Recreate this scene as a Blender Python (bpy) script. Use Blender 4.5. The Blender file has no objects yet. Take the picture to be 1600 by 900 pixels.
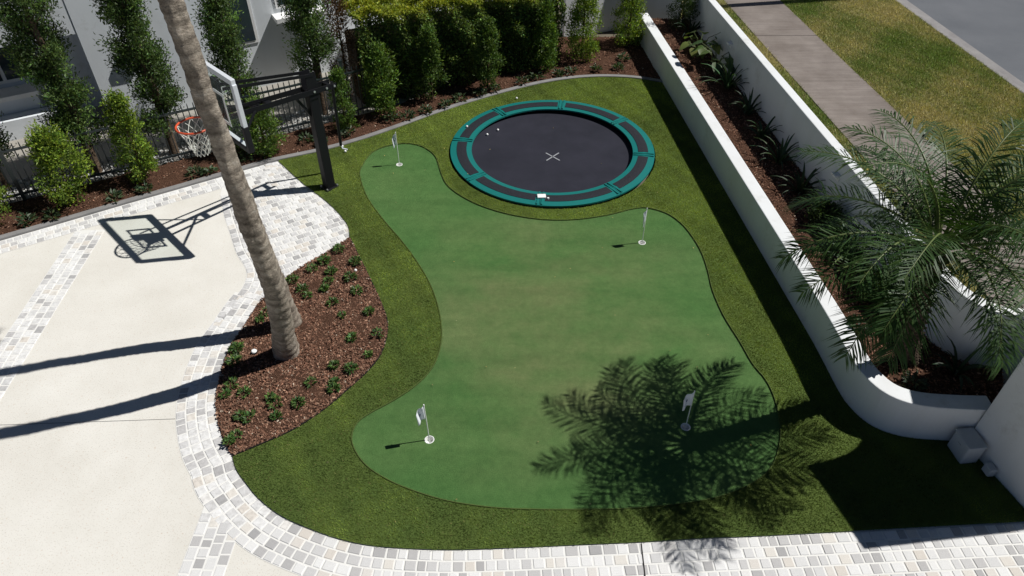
import bpy, math, random
import numpy as np
from mathutils import Vector, Matrix, Euler
from mathutils.geometry import tessellate_polygon

S = bpy.context.scene
COL = S.collection
random.seed(7)
RNG = np.random.default_rng(7)
R = math.radians

# ------------------------------------------------------------------ camera, sky, sun, exposure
CAM_H = 6.6
cam_data = bpy.data.cameras.new('camera')
cam = bpy.data.objects.new('camera', cam_data)
COL.objects.link(cam)
cam.location = (0, 0, CAM_H)
cam.rotation_euler = (R(90 - 41.5), 0, 0)
cam_data.sensor_width = 36.0
cam_data.lens = 36.0 * 1130 / 1600
cam_data.clip_end = 600
S.camera = cam

SUN_AZ, SUN_EL = 9.3, 53.3            # azimuth counted from +X towards +Y
world = bpy.data.worlds.new('World')
S.world = world
world.use_nodes = True
wn = world.node_tree
bg = wn.nodes['Background']
sky = wn.nodes.new('ShaderNodeTexSky')
sky.sky_type = 'NISHITA'
sky.sun_disc = False
sky.sun_elevation = R(SUN_EL)
sky.sun_rotation = R(90 - SUN_AZ)
sky.air_density = 0.42
sky.dust_density = 0.0
sky.ozone_density = 1.4
wn.links.new(sky.outputs[0], bg.inputs[0])
bg.inputs[1].default_value = 0.05
sun_data = bpy.data.lights.new('sun', 'SUN')
sun_data.energy = 5.0
sun_data.angle = R(0.5)
sun_data.color = (1.0, 0.98, 0.94)
sun = bpy.data.objects.new('sun', sun_data)
COL.objects.link(sun)
SUN_DIR = Vector((math.cos(R(SUN_EL)) * math.cos(R(SUN_AZ)), math.cos(R(SUN_EL)) * math.sin(R(SUN_AZ)), math.sin(R(SUN_EL))))
sun.rotation_euler = SUN_DIR.to_track_quat('Z', 'Y').to_euler()
sun.location = (20, 4, 30)
S.view_settings.view_transform = 'Standard'
S.view_settings.look = 'None'
S.view_settings.exposure = 0.0
S.view_settings.gamma = 1.0
S.view_settings.use_curve_mapping = False
S.render.engine = 'CYCLES'
S.cycles.max_bounces = 6
S.cycles.use_denoising = True

# ------------------------------------------------------------------ materials
def mat(name, color=(.5, .5, .5), rough=.7, spec=.3, metal=0.0):
    m = bpy.data.materials.new(name)
    m.use_nodes = True
    b = m.node_tree.nodes['Principled BSDF']
    b.inputs['Base Color'].default_value = (*color, 1)
    b.inputs['Roughness'].default_value = rough
    b.inputs['Specular IOR Level'].default_value = spec
    b.inputs['Metallic'].default_value = metal
    return m

def nd(m, t, **kw):
    n = m.node_tree.nodes.new(t)
    for k, v in kw.items():
        setattr(n, k, v)
    return n

def lk(m, a, b):
    m.node_tree.links.new(a, b)

def bsdf(m):
    return m.node_tree.nodes['Principled BSDF']

def noise(m, scale, detail=6, rough=.6, coords='Object', stretch=None):
    tc = nd(m, 'ShaderNodeTexCoord')
    out = tc.outputs[coords]
    if stretch:
        mp = nd(m, 'ShaderNodeMapping')
        mp.inputs['Scale'].default_value = stretch
        lk(m, out, mp.inputs[0]); out = mp.outputs[0]
    n = nd(m, 'ShaderNodeTexNoise')
    n.inputs['Scale'].default_value = scale
    n.inputs['Detail'].default_value = detail
    n.inputs['Roughness'].default_value = rough
    lk(m, out, n.inputs['Vector'])
    return n.outputs[0]

def ramp(m, fac, stops):
    r = nd(m, 'ShaderNodeValToRGB')
    cr = r.color_ramp
    while len(cr.elements) < len(stops):
        cr.elements.new(.5)
    for e, (p, c) in zip(cr.elements, stops):
        e.position = p
        e.color = (*c, 1)
    lk(m, fac, r.inputs[0])
    return r.outputs[0]

def mix(m, fac, a, b, mode='MIX'):
    n = nd(m, 'ShaderNodeMix', data_type='RGBA', blend_type=mode)
    for sock, v in ((n.inputs['Factor'], fac), (n.inputs['A'], a), (n.inputs['B'], b)):
        if hasattr(v, 'is_linked') or hasattr(v, 'links'):
            lk(m, v, sock)
        elif isinstance(v, tuple):
            sock.default_value = (*v, 1)
        else:
            sock.default_value = v
    return n.outputs['Result']

def bump(m, h, strength=.3, dist=.01):
    b = nd(m, 'ShaderNodeBump')
    b.inputs['Strength'].default_value = strength
    b.inputs['Distance'].default_value = dist
    lk(m, h, b.inputs['Height'])
    lk(m, b.outputs[0], bsdf(m).inputs['Normal'])

def base(m, c):
    lk(m, c, bsdf(m).inputs['Base Color'])

def attr_mat(name, rough=.6, spec=.3, trans=0.0, tint=None, bumpscale=None):
    """colour comes from the mesh's own 'Col' attribute (leaf to leaf, chip to chip)"""
    m = mat(name, rough=rough, spec=spec)
    a = nd(m, 'ShaderNodeAttribute', attribute_name='Col')
    base(m, a.outputs['Color'])
    if trans:
        tr = nd(m, 'ShaderNodeBsdfTranslucent')
        g = mix(m, 1.0, a.outputs['Color'], tint or (1.5, 1.5, .6), 'MULTIPLY')
        lk(m, g, tr.inputs[0])
        ms = nd(m, 'ShaderNodeMixShader')
        ms.inputs[0].default_value = trans
        lk(m, bsdf(m).outputs[0], ms.inputs[1]); lk(m, tr.outputs[0], ms.inputs[2])
        lk(m, ms.outputs[0], m.node_tree.nodes['Material Output'].inputs[0])
    if bumpscale:
        bump(m, noise(m, bumpscale, 3), .5, .01)
    return m

M = {}
M['leaf'] = attr_mat('leaf', .5, .35, .25)
M['palm_leaf'] = attr_mat('palm_leaf', .46, .26, .18)
M['blade'] = attr_mat('grass_blade', .75, .15, .2)
M['chip'] = attr_mat('bark_chip', .85, .15)
M['pebble'] = attr_mat('pebble', .6, .3)

def concrete(name, c1, c2, speck, scale=1.2, rough=.85, stain=.5):
    m = mat(name, rough=rough, spec=.2)
    big = ramp(m, noise(m, scale, 5, .6), [(.3, c1), (.7, c2)])
    fine = ramp(m, noise(m, 75, 2, .5), [(.33, speck), (.42, (1, 1, 1))])
    f2 = ramp(m, noise(m, 38, 2, .5), [(.28, (.78, .62, .52)), (.36, (1, 1, 1))])
    c = mix(m, .5, big, fine, 'MULTIPLY')
    c = mix(m, .5, c, f2, 'MULTIPLY')
    st = ramp(m, noise(m, .55, 8, .7), [(.35, (.86, .85, .83)), (.6, (1, 1, 1))])
    c = mix(m, stain, c, st, 'MULTIPLY')
    base(m, c)
    bump(m, noise(m, 90, 3), .2, .004)
    return m
M['aggregate'] = concrete('exposed_aggregate', (.655, .63, .575), (.725, .705, .655), (.62, .60, .56))
M['grout'] = mat('grout', (.72, .71, .68), .9, .1)
bump(M['grout'], noise(M['grout'], 60, 4), .3, .004)
M['kerb_grey'] = concrete('edging_concrete', (.19, .186, .185), (.26, .255, .25), (.6, .6, .6), 3)
M['footpath'] = concrete('footpath_concrete', (.17, .145, .13), (.25, .22, .20), (.7, .68, .66), 1.6, stain=.9)
m = M['footpath']; fc = bsdf(m).inputs['Base Color'].links[0].from_socket
fs = ramp(m, noise(m, 2.0, 6, .65, stretch=(.5, 7, 1)), [(.3, (.78, .77, .76)), (.66, (1.12, 1.11, 1.10))])
base(m, mix(m, .8, fc, fs, 'MULTIPLY'))
M['gutter'] = concrete('gutter_concrete', (.22, .21, .21), (.29, .28, .275), (.6, .6, .6), 2.5, stain=.9)

def paver_mat(name, obj):
    m = mat(name, rough=.75, spec=.25)
    if obj:
        f = nd(m, 'ShaderNodeObjectInfo').outputs['Random']
    else:
        a = nd(m, 'ShaderNodeAttribute', attribute_name='Col')
        f = a.outputs['Fac']
    c = ramp(m, f, [(0, (.38, .375, .375)), (.13, (.50, .49, .485)), (.34, (.62, .615, .61)), (.56, (.70, .695, .685)),
                    (.84, (.765, .76, .75)), (.91, (.64, .595, .54)), (1, (.71, .68, .63))])
    v = ramp(m, noise(m, 22, 6, .7, 'Generated' if False else 'Object'), [(.3, (.66, .65, .64)), (.6, (1.03, 1.03, 1.03))])
    c = mix(m, .75, c, v, 'MULTIPLY')
    base(m, c)
    bump(m, noise(m, 45, 5), .35, .006)
    return m
M['paver'] = paver_mat('travertine_paver', True)
M['paver_field'] = paver_mat('travertine_field', False)

def render_wall(name, c):
    m = mat(name, rough=.9, spec=.15)
    s = ramp(m, noise(m, .9, 6, .65), [(.3, (.93, .93, .92)), (.65, (1, 1, 1))])
    drip = ramp(m, noise(m, 3.0, 6, .6, stretch=(1, 1, .12)), [(.3, (.93, .92, .90)), (.55, (1, 1, 1))])
    k = mix(m, .8, c, s, 'MULTIPLY')
    k = mix(m, .7, k, drip, 'MULTIPLY')
    blotch = ramp(m, noise(m, 2.3, 9, .75), [(.30, (.80, .79, .76)), (.44, (1, 1, 1))])
    k = mix(m, .8, k, blotch, 'MULTIPLY')
    base(m, k)
    bump(m, noise(m, 55, 5), .18, .004)
    return m
M['white_wall'] = render_wall('white_render', (.71, .725, .735))
M['house_wall'] = render_wall('house_render', (.70, .735, .77))
M['trim_white'] = render_wall('white_trim', (.82, .82, .82))

m = M['lawn'] = mat('turf_backing', rough=.9, spec=.1)
base(m, ramp(m, noise(m, 1.1, 6, .6), [(.3, (.082, .130, .032)), (.7, (.110, .150, .036))]))
bump(m, noise(m, 160, 3), .8, .02)

m = M['green'] = mat('putting_turf', rough=.9, spec=.12)
c1 = ramp(m, noise(m, .55, 5, .55), [(.36, (.068, .172, .050)), (.66, (.092, .188, .060))])
worn = ramp(m, noise(m, .42, 7, .62, stretch=(.8, 1.25, 1)), [(.34, (0, 0, 0)), (.60, (1, 1, 1))])
tcw = nd(m, 'ShaderNodeTexCoord'); mpw = nd(m, 'ShaderNodeMapping')
mpw.inputs['Location'].default_value = (-.25, -2.45, 0); mpw.inputs['Scale'].default_value = (.42, .36, 1)
lk(m, tcw.outputs['Object'], mpw.inputs[0])
gw = nd(m, 'ShaderNodeTexGradient', gradient_type='SPHERICAL'); lk(m, mpw.outputs[0], gw.inputs[0])
traffic = ramp(m, gw.outputs['Fac'], [(.0, (.22, .22, .22)), (.55, (1, 1, 1))])
worn = mix(m, 1.0, worn, traffic, 'MULTIPLY')
worn2 = ramp(m, noise(m, 1.6, 8, .7), [(.30, (.25, .25, .25)), (.65, (1, 1, 1))])
worn = mix(m, .6, worn, worn2, 'MULTIPLY')
c2 = mix(m, worn, c1, (.180, .210, .095))
fine = ramp(m, noise(m, 85, 4, .7), [(.25, (.58, .62, .56)), (.75, (1.22, 1.20, 1.18))])
brush = ramp(m, noise(m, 1.0, 4, .6, stretch=(.25, 3.2, 1)), [(.35, (.88, .90, .88)), (.62, (1.08, 1.06, 1.06))])
c2 = mix(m, .8, c2, brush, 'MULTIPLY')
blot = ramp(m, noise(m, 5.0, 5, .7), [(.35, (.84, .87, .83)), (.65, (1.08, 1.06, 1.05))])
blot = mix(m, .9, blot, ramp(m, noise(m, 17, 5, .7), [(.32, (.84, .86, .84)), (.66, (1.10, 1.09, 1.07))]), 'MULTIPLY')
base(m, mix(m, .8, mix(m, .9, c2, fine, 'MULTIPLY'), blot, 'MULTIPLY'))
bump(m, noise(m, 170, 3), .9, .014)

m = M['mulch'] = mat('mulch_bed', rough=.95, spec=.05)
base(m, ramp(m, noise(m, 42, 6, .7), [(.3, (.035, .019, .012)), (.55, (.105, .055, .036)), (.75, (.17, .10, .068))]))
bump(m, noise(m, 60, 5, .7), 1.0, .03)

m = M['verge'] = mat('verge_soil_grass', rough=.95, spec=.05)
base(m, ramp(m, noise(m, .7, 7, .65), [(.36, (.060, .092, .022)), (.5, (.13, .13, .045)), (.64, (.22, .175, .10))]))
bump(m, noise(m, 45, 4), .8, .03)

m = M['ground'] = mat('ground_soil', rough=.95, spec=.05)
base(m, ramp(m, noise(m, .5, 7, .65), [(.35, (.10, .085, .06)), (.65, (.16, .14, .11))]))

m = M['road'] = mat('asphalt', rough=.85, spec=.25)
a1 = ramp(m, noise(m, .7, 6, .6), [(.3, (.105, .112, .125)), (.7, (.135, .142, .155))])
a2 = ramp(m, noise(m, 90, 2, .5), [(.3, (.7, .7, .7)), (.7, (1.2, 1.2, 1.2))])
base(m, mix(m, .7, a1, a2, 'MULTIPLY'))
bump(m, noise(m, 110, 3), .4, .008)

m = M['yard'] = concrete('neighbour_paving', (.30, .28, .25), (.38, .36, .32), (.6, .6, .6))

def bark(name, stops, sc=9, ring=0):
    m = mat(name, rough=.92, spec=.1)
    c = ramp(m, noise(m, sc, 8, .7, stretch=(1, 1, 1.6)), stops)
    f = ramp(m, noise(m, sc * 6, 5, .7), [(.3, (.55, .55, .55)), (.65, (1.1, 1.1, 1.1))])
    base(m, mix(m, .8, c, f, 'MULTIPLY'))
    bump(m, noise(m, sc * 4, 6, .7, stretch=(1, 1, 2.2)), .9, .03)
    return m
M['palm_bark'] = bark('palm_trunk_bark', [(.28, (.14, .11, .086)), (.43, (.31, .26, .21)), (.56, (.43, .37, .30)), (.74, (.56, .51, .45))], 6)
m = M['palm_bark']; bc = bsdf(m).inputs['Base Color'].links[0].from_socket
ra = nd(m, 'ShaderNodeAttribute', attribute_name='Col')
base(m, mix(m, .85, bc, ra.outputs['Color'], 'MULTIPLY'))
M['palm_bark_small'] = bark('pygmy_palm_bark', [(.3, (.035, .025, .018)), (.6, (.12, .09, .065)), (.8, (.2, .165, .13))], 14)
M['tree_bark'] = bark('tree_bark', [(.3, (.06, .042, .03)), (.55, (.16, .115, .08)), (.8, (.26, .20, .15))], 8)
M['rachis'] = mat('palm_rachis', (.10, .13, .035), .45, .4)
M['twig'] = mat('twig', (.07, .05, .03), .8, .1)

M['black_metal'] = mat('black_powdercoat', (.007, .007, .009), .5, .25)
M['fence_metal'] = mat('fence_powdercoat', (.022, .03, .032), .4, .5)
M['silver'] = mat('pale_aluminium', (.70, .73, .77), .45, .4, .15)
M['bolt'] = mat('zinc_bolt', (.75, .75, .76), .3, .5, .8)
M['pad_black'] = mat('edge_padding', (.012, .012, .014), .6, .3)
M['orange'] = mat('rim_orange', (.62, .085, .03), .4, .5)
M['net'] = mat('net_cord', (.78, .76, .70), .8, .2)
M['white'] = mat('white_plastic', (.82, .82, .80), .45, .4)
M['paint_white'] = mat('white_line_paint', (.78, .80, .78), .5, .4)
M['mark_grey'] = mat('mat_marking', (.30, .31, .33), .6, .3)
m = M['glass'] = mat('backboard_glass', (.80, .90, .86), .03, .5)
tb = nd(m, 'ShaderNodeBsdfTransparent'); tb.inputs[0].default_value = (.94, .965, .955, 1)
gx = nd(m, 'ShaderNodeMixShader'); gx.inputs[0].default_value = .04
lk(m, tb.outputs[0], gx.inputs[1]); lk(m, bsdf(m).outputs[0], gx.inputs[2]); lk(m, gx.outputs[0], m.node_tree.nodes['Material Output'].inputs[0])
m = M['window_glass'] = mat('window_glass', (.03, .045, .055), .08, .6)
M['teal'] = mat('teal_vinyl', (.006, .150, .138), .42, .45)
bump(M['teal'], noise(M['teal'], 14, 4), .25, .01)
m = M['pad_mesh'] = mat('pad_mesh', (.03, .03, .038), .7, .25)
base(m, ramp(m, noise(m, 120, 3, .6), [(.35, (.007, .008, .011)), (.7, (.030, .032, .041))]))
m = M['mat_black'] = mat('jump_mat', (.026, .027, .036), .62, .3)
base(m, ramp(m, noise(m, 1.8, 7, .65), [(.3, (.014, .0145, .023)), (.7, (.023, .023, .035))]))
bump(m, noise(m, 150, 2), .2, .003)
M['edging_black'] = mat('black_steel_edging', (.012, .010, .010), .6, .3)
m = M['flag'] = mat('flag_cloth', (.80, .82, .86), .7, .2)
M['logo'] = mat('flag_print', (.10, .11, .22), .7, .2)
M['box_grey'] = mat('grey_plastic_cabinet', (.44, .47, .50), .6, .25)
M['fibreglass'] = mat('flagstick', (.78, .80, .74), .35, .5)
M['dark'] = mat('dark_recess', (.02, .022, .026), .8, .2)
M['wood_pole'] = mat('timber_pole', (.12, .09, .07), .9, .1)
M['green_box'] = mat('dark_green_box', (.01, .06, .055), .5, .3)

# ------------------------------------------------------------------ mesh helpers
class Soup:
    """collects vertices, faces and (optionally) a colour for each vertex; build() links ONE mesh object"""
    def __init__(self):
        self.v, self.f, self.c, self.n = [], [], [], 0
        self.col = False
    def add(self, V, F, C=None):
        V = np.asarray(V, float).reshape(-1, 3)
        F = np.asarray(F, int)
        self.v.append(V)
        self.f.append(F + self.n)
        if C is not None:
            self.col = True
            C = np.asarray(C, float)
            if C.ndim == 1:
                C = np.tile(C, (len(V), 1))
            self.c.append(C)
        else:
            self.c.append(np.ones((len(V), 3)) * .5)
        self.n += len(V)
        return self
    def box(self, c, s, rz=0.0, M4=None):
        x, y, z = s[0] / 2, s[1] / 2, s[2] / 2
        V = np.array([(-x, -y, -z), (x, -y, -z), (x, y, -z), (-x, y, -z), (-x, -y, z), (x, -y, z), (x, y, z), (-x, y, z)])
        if rz:
            ca, sa = math.cos(rz), math.sin(rz)
            V = np.column_stack((V[:, 0] * ca - V[:, 1] * sa, V[:, 0] * sa + V[:, 1] * ca, V[:, 2]))
        V = V + np.array(c)
        return self.add(V, BOXF)
    def bar(self, a, b, w, h, up=(0, 0, 1)):
        a, b = Vector(a), Vector(b)
        d = (b - a).normalized(); up = Vector(up)
        if abs(d.dot(up)) > .99:
            up = Vector((1, 0, 0))
        sx = d.cross(up).normalized(); uy = sx.cross(d).normalized()
        V = []
        for p in (a, b):
            for i, j in ((-1, -1), (1, -1), (1, 1), (-1, 1)):
                V.append(p + sx * (i * w / 2) + uy * (j * h / 2))
        return self.add([tuple(q) for q in V], BOXF)
    def tube(self, pts, rad, n=10, cap=True, C=None):
        pts = [Vector(p) for p in pts]
        if not hasattr(rad, '__len__'):
            rad = [rad] * len(pts)
        V, F = [], []
        t = (pts[1] - pts[0]).normalized()
        ref = Vector((1, 0, 0)) if abs(t.x) < .9 else Vector((0, 1, 0))
        nx = (ref - t * ref.dot(t)).normalized()
        for i, p in enumerate(pts):
            if i:
                t = (pts[min(i + 1, len(pts) - 1)] - pts[i - 1]).normalized()
                nx = (nx - t * nx.dot(t)).normalized()
            ny = t.cross(nx)
            for k in range(n):
                a = 2 * math.pi * k / n
                V.append(tuple(p + (nx * math.cos(a) + ny * math.sin(a)) * rad[i]))
        for i in range(len(pts) - 1):
            for k in range(n):
                k2 = (k + 1) % n
                F.append((i * n + k, i * n + k2, (i + 1) * n + k2, (i + 1) * n + k))
        self.add(V, F, C)
        if cap:
            for i, p in ((0, pts[0]), (len(pts) - 1, pts[-1])):
                ring = V[i * n:(i + 1) * n] + [tuple(p)]
                self.add(ring, [(k, (k + 1) % n, n) for k in range(n)], C)
        return self
    def prism(self, poly, z0, z1):
        n = len(poly)
        V = [(x, y, z0) for x, y in poly] + [(x, y, z1) for x, y in poly]
        F = [(i, (i + 1) % n, n + (i + 1) % n, n + i) for i in range(n)]
        self.add(V, F)
        T = tessellate_polygon([[Vector((x, y, 0)) for x, y in poly]])
        self.add([(x, y, z1) for x, y in poly], T)
        self.add([(x, y, z0) for x, y in poly], [t[::-1] for t in T])
        return self
    def build(self, name, material, parent=None, smooth=False, merge=False):
        me = bpy.data.meshes.new(name)
        V = np.concatenate(self.v)
        tot, starts, loops, st = [], [], [], 0
        L = []
        for F in self.f:
            k = F.shape[1]
            L.append(F.reshape(-1))
            tot.append(np.full(len(F), k))
        L = np.concatenate(L); tot = np.concatenate(tot)
        starts = np.concatenate(([0], np.cumsum(tot)[:-1]))
        me.vertices.add(len(V)); me.vertices.foreach_set('co', V.astype(np.float32).ravel())
        me.loops.add(len(L)); me.loops.foreach_set('vertex_index', L.astype(np.int32))
        me.polygons.add(len(tot))
        me.polygons.foreach_set('loop_start', starts.astype(np.int32))
        me.polygons.foreach_set('loop_total', tot.astype(np.int32))
        if smooth:
            me.polygons.foreach_set('use_smooth', np.ones(len(tot), bool))
        if self.col:
            a = me.color_attributes.new('Col', 'FLOAT_COLOR', 'POINT')
            C = np.concatenate(self.c)
            a.data.foreach_set('color', np.column_stack((C, np.ones(len(C)))).astype(np.float32).ravel())
        me.update(calc_edges=True)
        me.validate()
        if not smooth:
            me.shade_flat()
        me.materials.append(material)
        o = bpy.data.objects.new(name, me)
        COL.objects.link(o)
        if parent:
            put(o, parent)
        return o

BOXF = np.array([(0, 3, 2, 1), (4, 5, 6, 7), (0, 1, 5, 4), (1, 2, 6, 5), (2, 3, 7, 6), (3, 0, 4, 7)])

def put(o, parent):
    o.parent = parent
    # parts are modelled in scene coordinates: keep them there under a parent that sits at the thing's base
    o.matrix_parent_inverse = Matrix.Translation(-parent.location) if parent.rotation_euler.z == 0 else parent.matrix_basis.inverted()

def tag(o, label=None, cat=None, group=None, kind=None):
    if label: o['label'] = label
    if cat: o['category'] = cat
    if group: o['group'] = group
    if kind: o['kind'] = kind
    return o

def thing(name, loc, label, cat, group=None):
    o = bpy.data.objects.new(name, None)
    o.empty_display_size = .1
    COL.objects.link(o)
    o.location = loc
    return tag(o, label, cat, group)

def bevel(o, w=.01, seg=2):
    b = o.modifiers.new('bevel', 'BEVEL')
    b.width = w; b.segments = seg; b.limit_method = 'ANGLE'; b.angle_limit = R(40)
    return o

def cr(pts, n=8, closed=False):
    """Catmull-Rom through plan points"""
    P = [np.array(p, float) for p in pts]
    out = []
    N = len(P)
    for i in range(N if closed else N - 1):
        g = lambda k: P[k % N] if closed else P[min(max(k, 0), N - 1)]
        p0, p1, p2, p3 = g(i - 1), g(i), g(i + 1), g(i + 2)
        for k in range(n):
            t = k / n
            out.append(.5 * (2 * p1 + (p2 - p0) * t + (2 * p0 - 5 * p1 + 4 * p2 - p3) * t * t + (3 * p1 - p0 - 3 * p2 + p3) * t ** 3))
    if not closed:
        out.append(P[-1])
    return [tuple(q) for q in out]

def resample(pts, step):
    P = np.array(pts, float)
    d = np.concatenate(([0], np.cumsum(np.hypot(*np.diff(P, axis=0).T[:2]))))
    n = max(2, int(round(d[-1] / step)) + 1)
    s = np.linspace(0, d[-1], n)
    return np.column_stack([np.interp(s, d, P[:, k]) for k in range(P.shape[1])])

def inside(pts, poly):
    x, y = pts[:, 0], pts[:, 1]
    r = np.zeros(len(pts), bool)
    P = np.array(poly)
    j = len(P) - 1
    for i in range(len(P)):
        xi, yi = P[i]; xj, yj = P[j]
        if yi != yj:
            r ^= ((yi > y) != (yj > y)) & (x < (xj - xi) * (y - yi) / (yj - yi) + xi)
        j = i
    return r

def scatter(poly, n, holes=()):
    P = np.array(poly)
    lo, hi = P.min(0), P.max(0)
    pts = lo + RNG.random((n, 2)) * (hi - lo)
    k = inside(pts, poly)
    for h in holes:
        k &= ~inside(pts, h)
    return pts[k]

def normals2(P):
    T = np.gradient(np.array(P), axis=0)
    T /= np.linalg.norm(T, axis=1)[:, None] + 1e-9
    return np.column_stack((-T[:, 1], T[:, 0]))     # to the left of travel

def offset(P, d):
    P = np.array(P)[:, :2]
    return P + normals2(P) * d

def sheet(name, poly, z, material, holes=(), kind='structure'):
    loops = [[Vector((x, y, 0)) for x, y in poly]] + [[Vector((x, y, 0)) for x, y in h] for h in holes]
    T = tessellate_polygon(loops)
    V = [(v.x, v.y, z) for l in loops for v in l]
    F = []
    for t in T:
        a, b, c = (V[i] for i in t)
        cr_ = (b[0] - a[0]) * (c[1] - a[1]) - (b[1] - a[1]) * (c[0] - a[0])
        F.append(t if cr_ > 0 else t[::-1])
    o = Soup().add(V, F).build(name, material)
    if kind:
        o['kind'] = kind
    return o

def ribbon(soup, P, w0, w1, z0, z1):
    """a solid strip along plan line P between offsets w0 and w1 (left of travel)"""
    a, b = offset(P, w0), offset(P, w1)
    n = len(a)
    V = [(x, y, z) for L, z in ((a, z0), (b, z0), (b, z1), (a, z1)) for x, y in L]
    F = []
    for i in range(n - 1):
        for k in range(4):
            k2 = (k + 1) % 4
            F.append((k * n + i, k * n + i + 1, k2 * n + i + 1, k2 * n + i))
    F.append((0, n, 2 * n, 3 * n)); F.append((n - 1, 4 * n - 1, 3 * n - 1, 2 * n - 1))
    soup.add(V, F)
    return soup

def wx(x10, y):
    """x at depth y on a line of the street grid (street, walls and footpath run parallel)"""
    return x10 - .105 * (y - 10)

def rand_dirs(n):
    v = RNG.normal(size=(n, 3))
    return v / np.linalg.norm(v, axis=1)[:, None]

def unit(v):
    return v / (np.linalg.norm(v, axis=-1, keepdims=True) + 1e-9)

def leaf_soup(soup, P, D, N, length, width, C, fold=.25):
    """folded diamond leaves: P base points, D direction, N leaf normal"""
    n = len(P)
    D = unit(D); Sd = unit(np.cross(D, N)); N = np.cross(Sd, D)
    length = np.broadcast_to(length, n)[:, None]; width = np.broadcast_to(width, n)[:, None]
    b = P
    t = P + D * length - N * length * .12
    mid = P + D * length * .45
    l = mid + Sd * width * .5 + N * width * fold
    r = mid - Sd * width * .5 + N * width * fold
    V = np.stack((b, l, t, r), 1).reshape(-1, 3)
    i = np.arange(n)[:, None] * 4
    F = np.concatenate((i + [0, 2, 1], i + [0, 3, 2]))
    soup.add(V, F, np.repeat(C, 4, axis=0))

def vary(c, n, dv=.25, dh=.12):
    c = np.array(c)
    k = np.exp(RNG.normal(0, dv, (n, 1)))
    h = RNG.normal(0, dh, (n, 1))
    return np.clip(c * k * (1 + h * np.array([[1.0, .15, -.6]])), .002, 1)

# ------------------------------------------------------------------ plan lines (metres)
HOOP_EDGE = [(-4.05, 10.79), (-3.48, 10.09), (-2.89, 9.45), (-2.52, 8.92), (-2.42, 8.57)]
BED_RIGHT = [(-2.42, 8.57), (-2.09, 7.87), (-1.81, 7.26), (-1.64, 6.83), (-1.60, 6.53), (-1.63, 6.2), (-1.74, 5.93), (-1.94, 5.63), (-2.15, 5.34), (-2.45, 5.04), (-2.76, 4.84), (-3.04, 4.68)]
PAV_EDGE = [(-3.04, 4.68), (-2.95, 4.51), (-2.8, 4.34), (-2.62, 4.16), (-2.34, 3.96), (-1.98, 3.8), (-1.61, 3.68), (-1.25, 3.62), (-0.63, 3.59), (0.0, 3.61), (0.63, 3.64), (1.26, 3.67), (1.9, 3.71), (2.54, 3.74), (3.41, 3.79), (4.1, 3.83), (5.3, 3.90)]
BED_LEFT = [(-3.04, 4.68), (-3.2, 4.89), (-3.34, 5.15), (-3.45, 5.43), (-3.51, 5.72), (-3.54, 6.03), (-3.54, 6.36), (-3.48, 6.65), (-3.43, 6.95), (-3.37, 7.2), (-3.2, 7.57), (-3.0, 7.87), (-2.7, 8.22), (-2.42, 8.57)]
KERB = [(3.25, 13.60), (2.61, 13.86), (1.97, 13.95), (1.31, 13.89), (0.65, 13.68), (0.0, 13.35), (-0.74, 12.89), (-1.45, 12.38), (-2.11, 11.85), (-2.74, 11.39), (-3.35, 11.03), (-4.05, 10.72), (-4.45, 10.49), (-5.25, 9.99), (-6.09, 9.47), (-6.87, 8.97), (-7.62, 8.50), (-9.6, 7.25)]
GREEN = [(-2.53, 10.28), (-2.53, 10.62), (-2.43, 11.0), (-2.2, 11.21), (-1.87, 11.3), (-1.58, 11.19), (-1.33, 10.87), (-1.2, 10.38), (-1.07, 9.99), (-0.82, 9.66), (-0.45, 9.36), (0.0, 9.14), (0.49, 9.02), (0.98, 9.02), (1.49, 9.14), (1.86, 9.29), (2.11, 9.33), (2.39, 9.19), (2.57, 8.94), (2.68, 8.62), (2.75, 8.23), (2.76, 7.8), (2.74, 7.39), (2.78, 6.89), (2.88, 6.42), (2.95, 6.03), (3.04, 5.78), (3.07, 5.53), (3.05, 5.24), (2.97, 4.89), (2.77, 4.53), (2.45, 4.3), (1.99, 4.14), (1.31, 4.05), (0.65, 4.03), (0.0, 4.04), (-0.39, 4.08), (-0.73, 4.15), (-1.07, 4.27), (-1.32, 4.39), (-1.55, 4.55), (-1.71, 4.75), (-1.78, 4.94), (-1.75, 5.13), (-1.62, 5.27), (-1.42, 5.42), (-1.18, 5.64), (-1.01, 5.88), (-0.92, 6.14), (-0.89, 6.47), (-0.92, 6.77), (-1.0, 7.14), (-1.13, 7.53), (-1.32, 7.94), (-1.61, 8.46), (-1.97, 9.02), (-2.31, 9.63)]
hoop_edge = cr(HOOP_EDGE); bed_right = cr(BED_RIGHT); pav_edge = cr(PAV_EDGE); bed_left = cr(BED_LEFT); kerb = cr(KERB); green = cr(GREEN, 4, True)
inner_face = cr([(wx(3.43, 16.0), 16.0), (wx(3.43, 12), 12.0), (wx(3.43, 9), 9.0), (wx(3.43, 7.4), 7.4), (wx(3.43, 6.4), 6.4), (3.86, 5.62), (3.91, 5.36), (4.02, 5.14), (4.19, 5.00), (4.44, 4.92), (4.80, 4.885), (5.12, 4.875)], 8)
TRC, TRR = (.70, 11.10), 1.775

# lawn outline: paver edge, pier and curved wall, far kerb, hoop paving, bed
wall_side = [p for p in inner_face if p[1] < 13.6][::-1]
lawn_poly = list(pav_edge) + [(5.14, 4.9)] + [p for p in wall_side if p[0] < 5.1] + [p for p in kerb if p[0] > -4.0 and p[0] < 3.1] + hoop_edge[1:-1] + bed_right[:-1]
tramp_circle = [(TRC[0] + 1.80 * math.cos(a), TRC[1] + 1.80 * math.sin(a)) for a in np.linspace(0, 2 * math.pi, 64, endpoint=False)]
bed_poly = bed_right[:-1] + bed_left[:-1]

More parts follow.
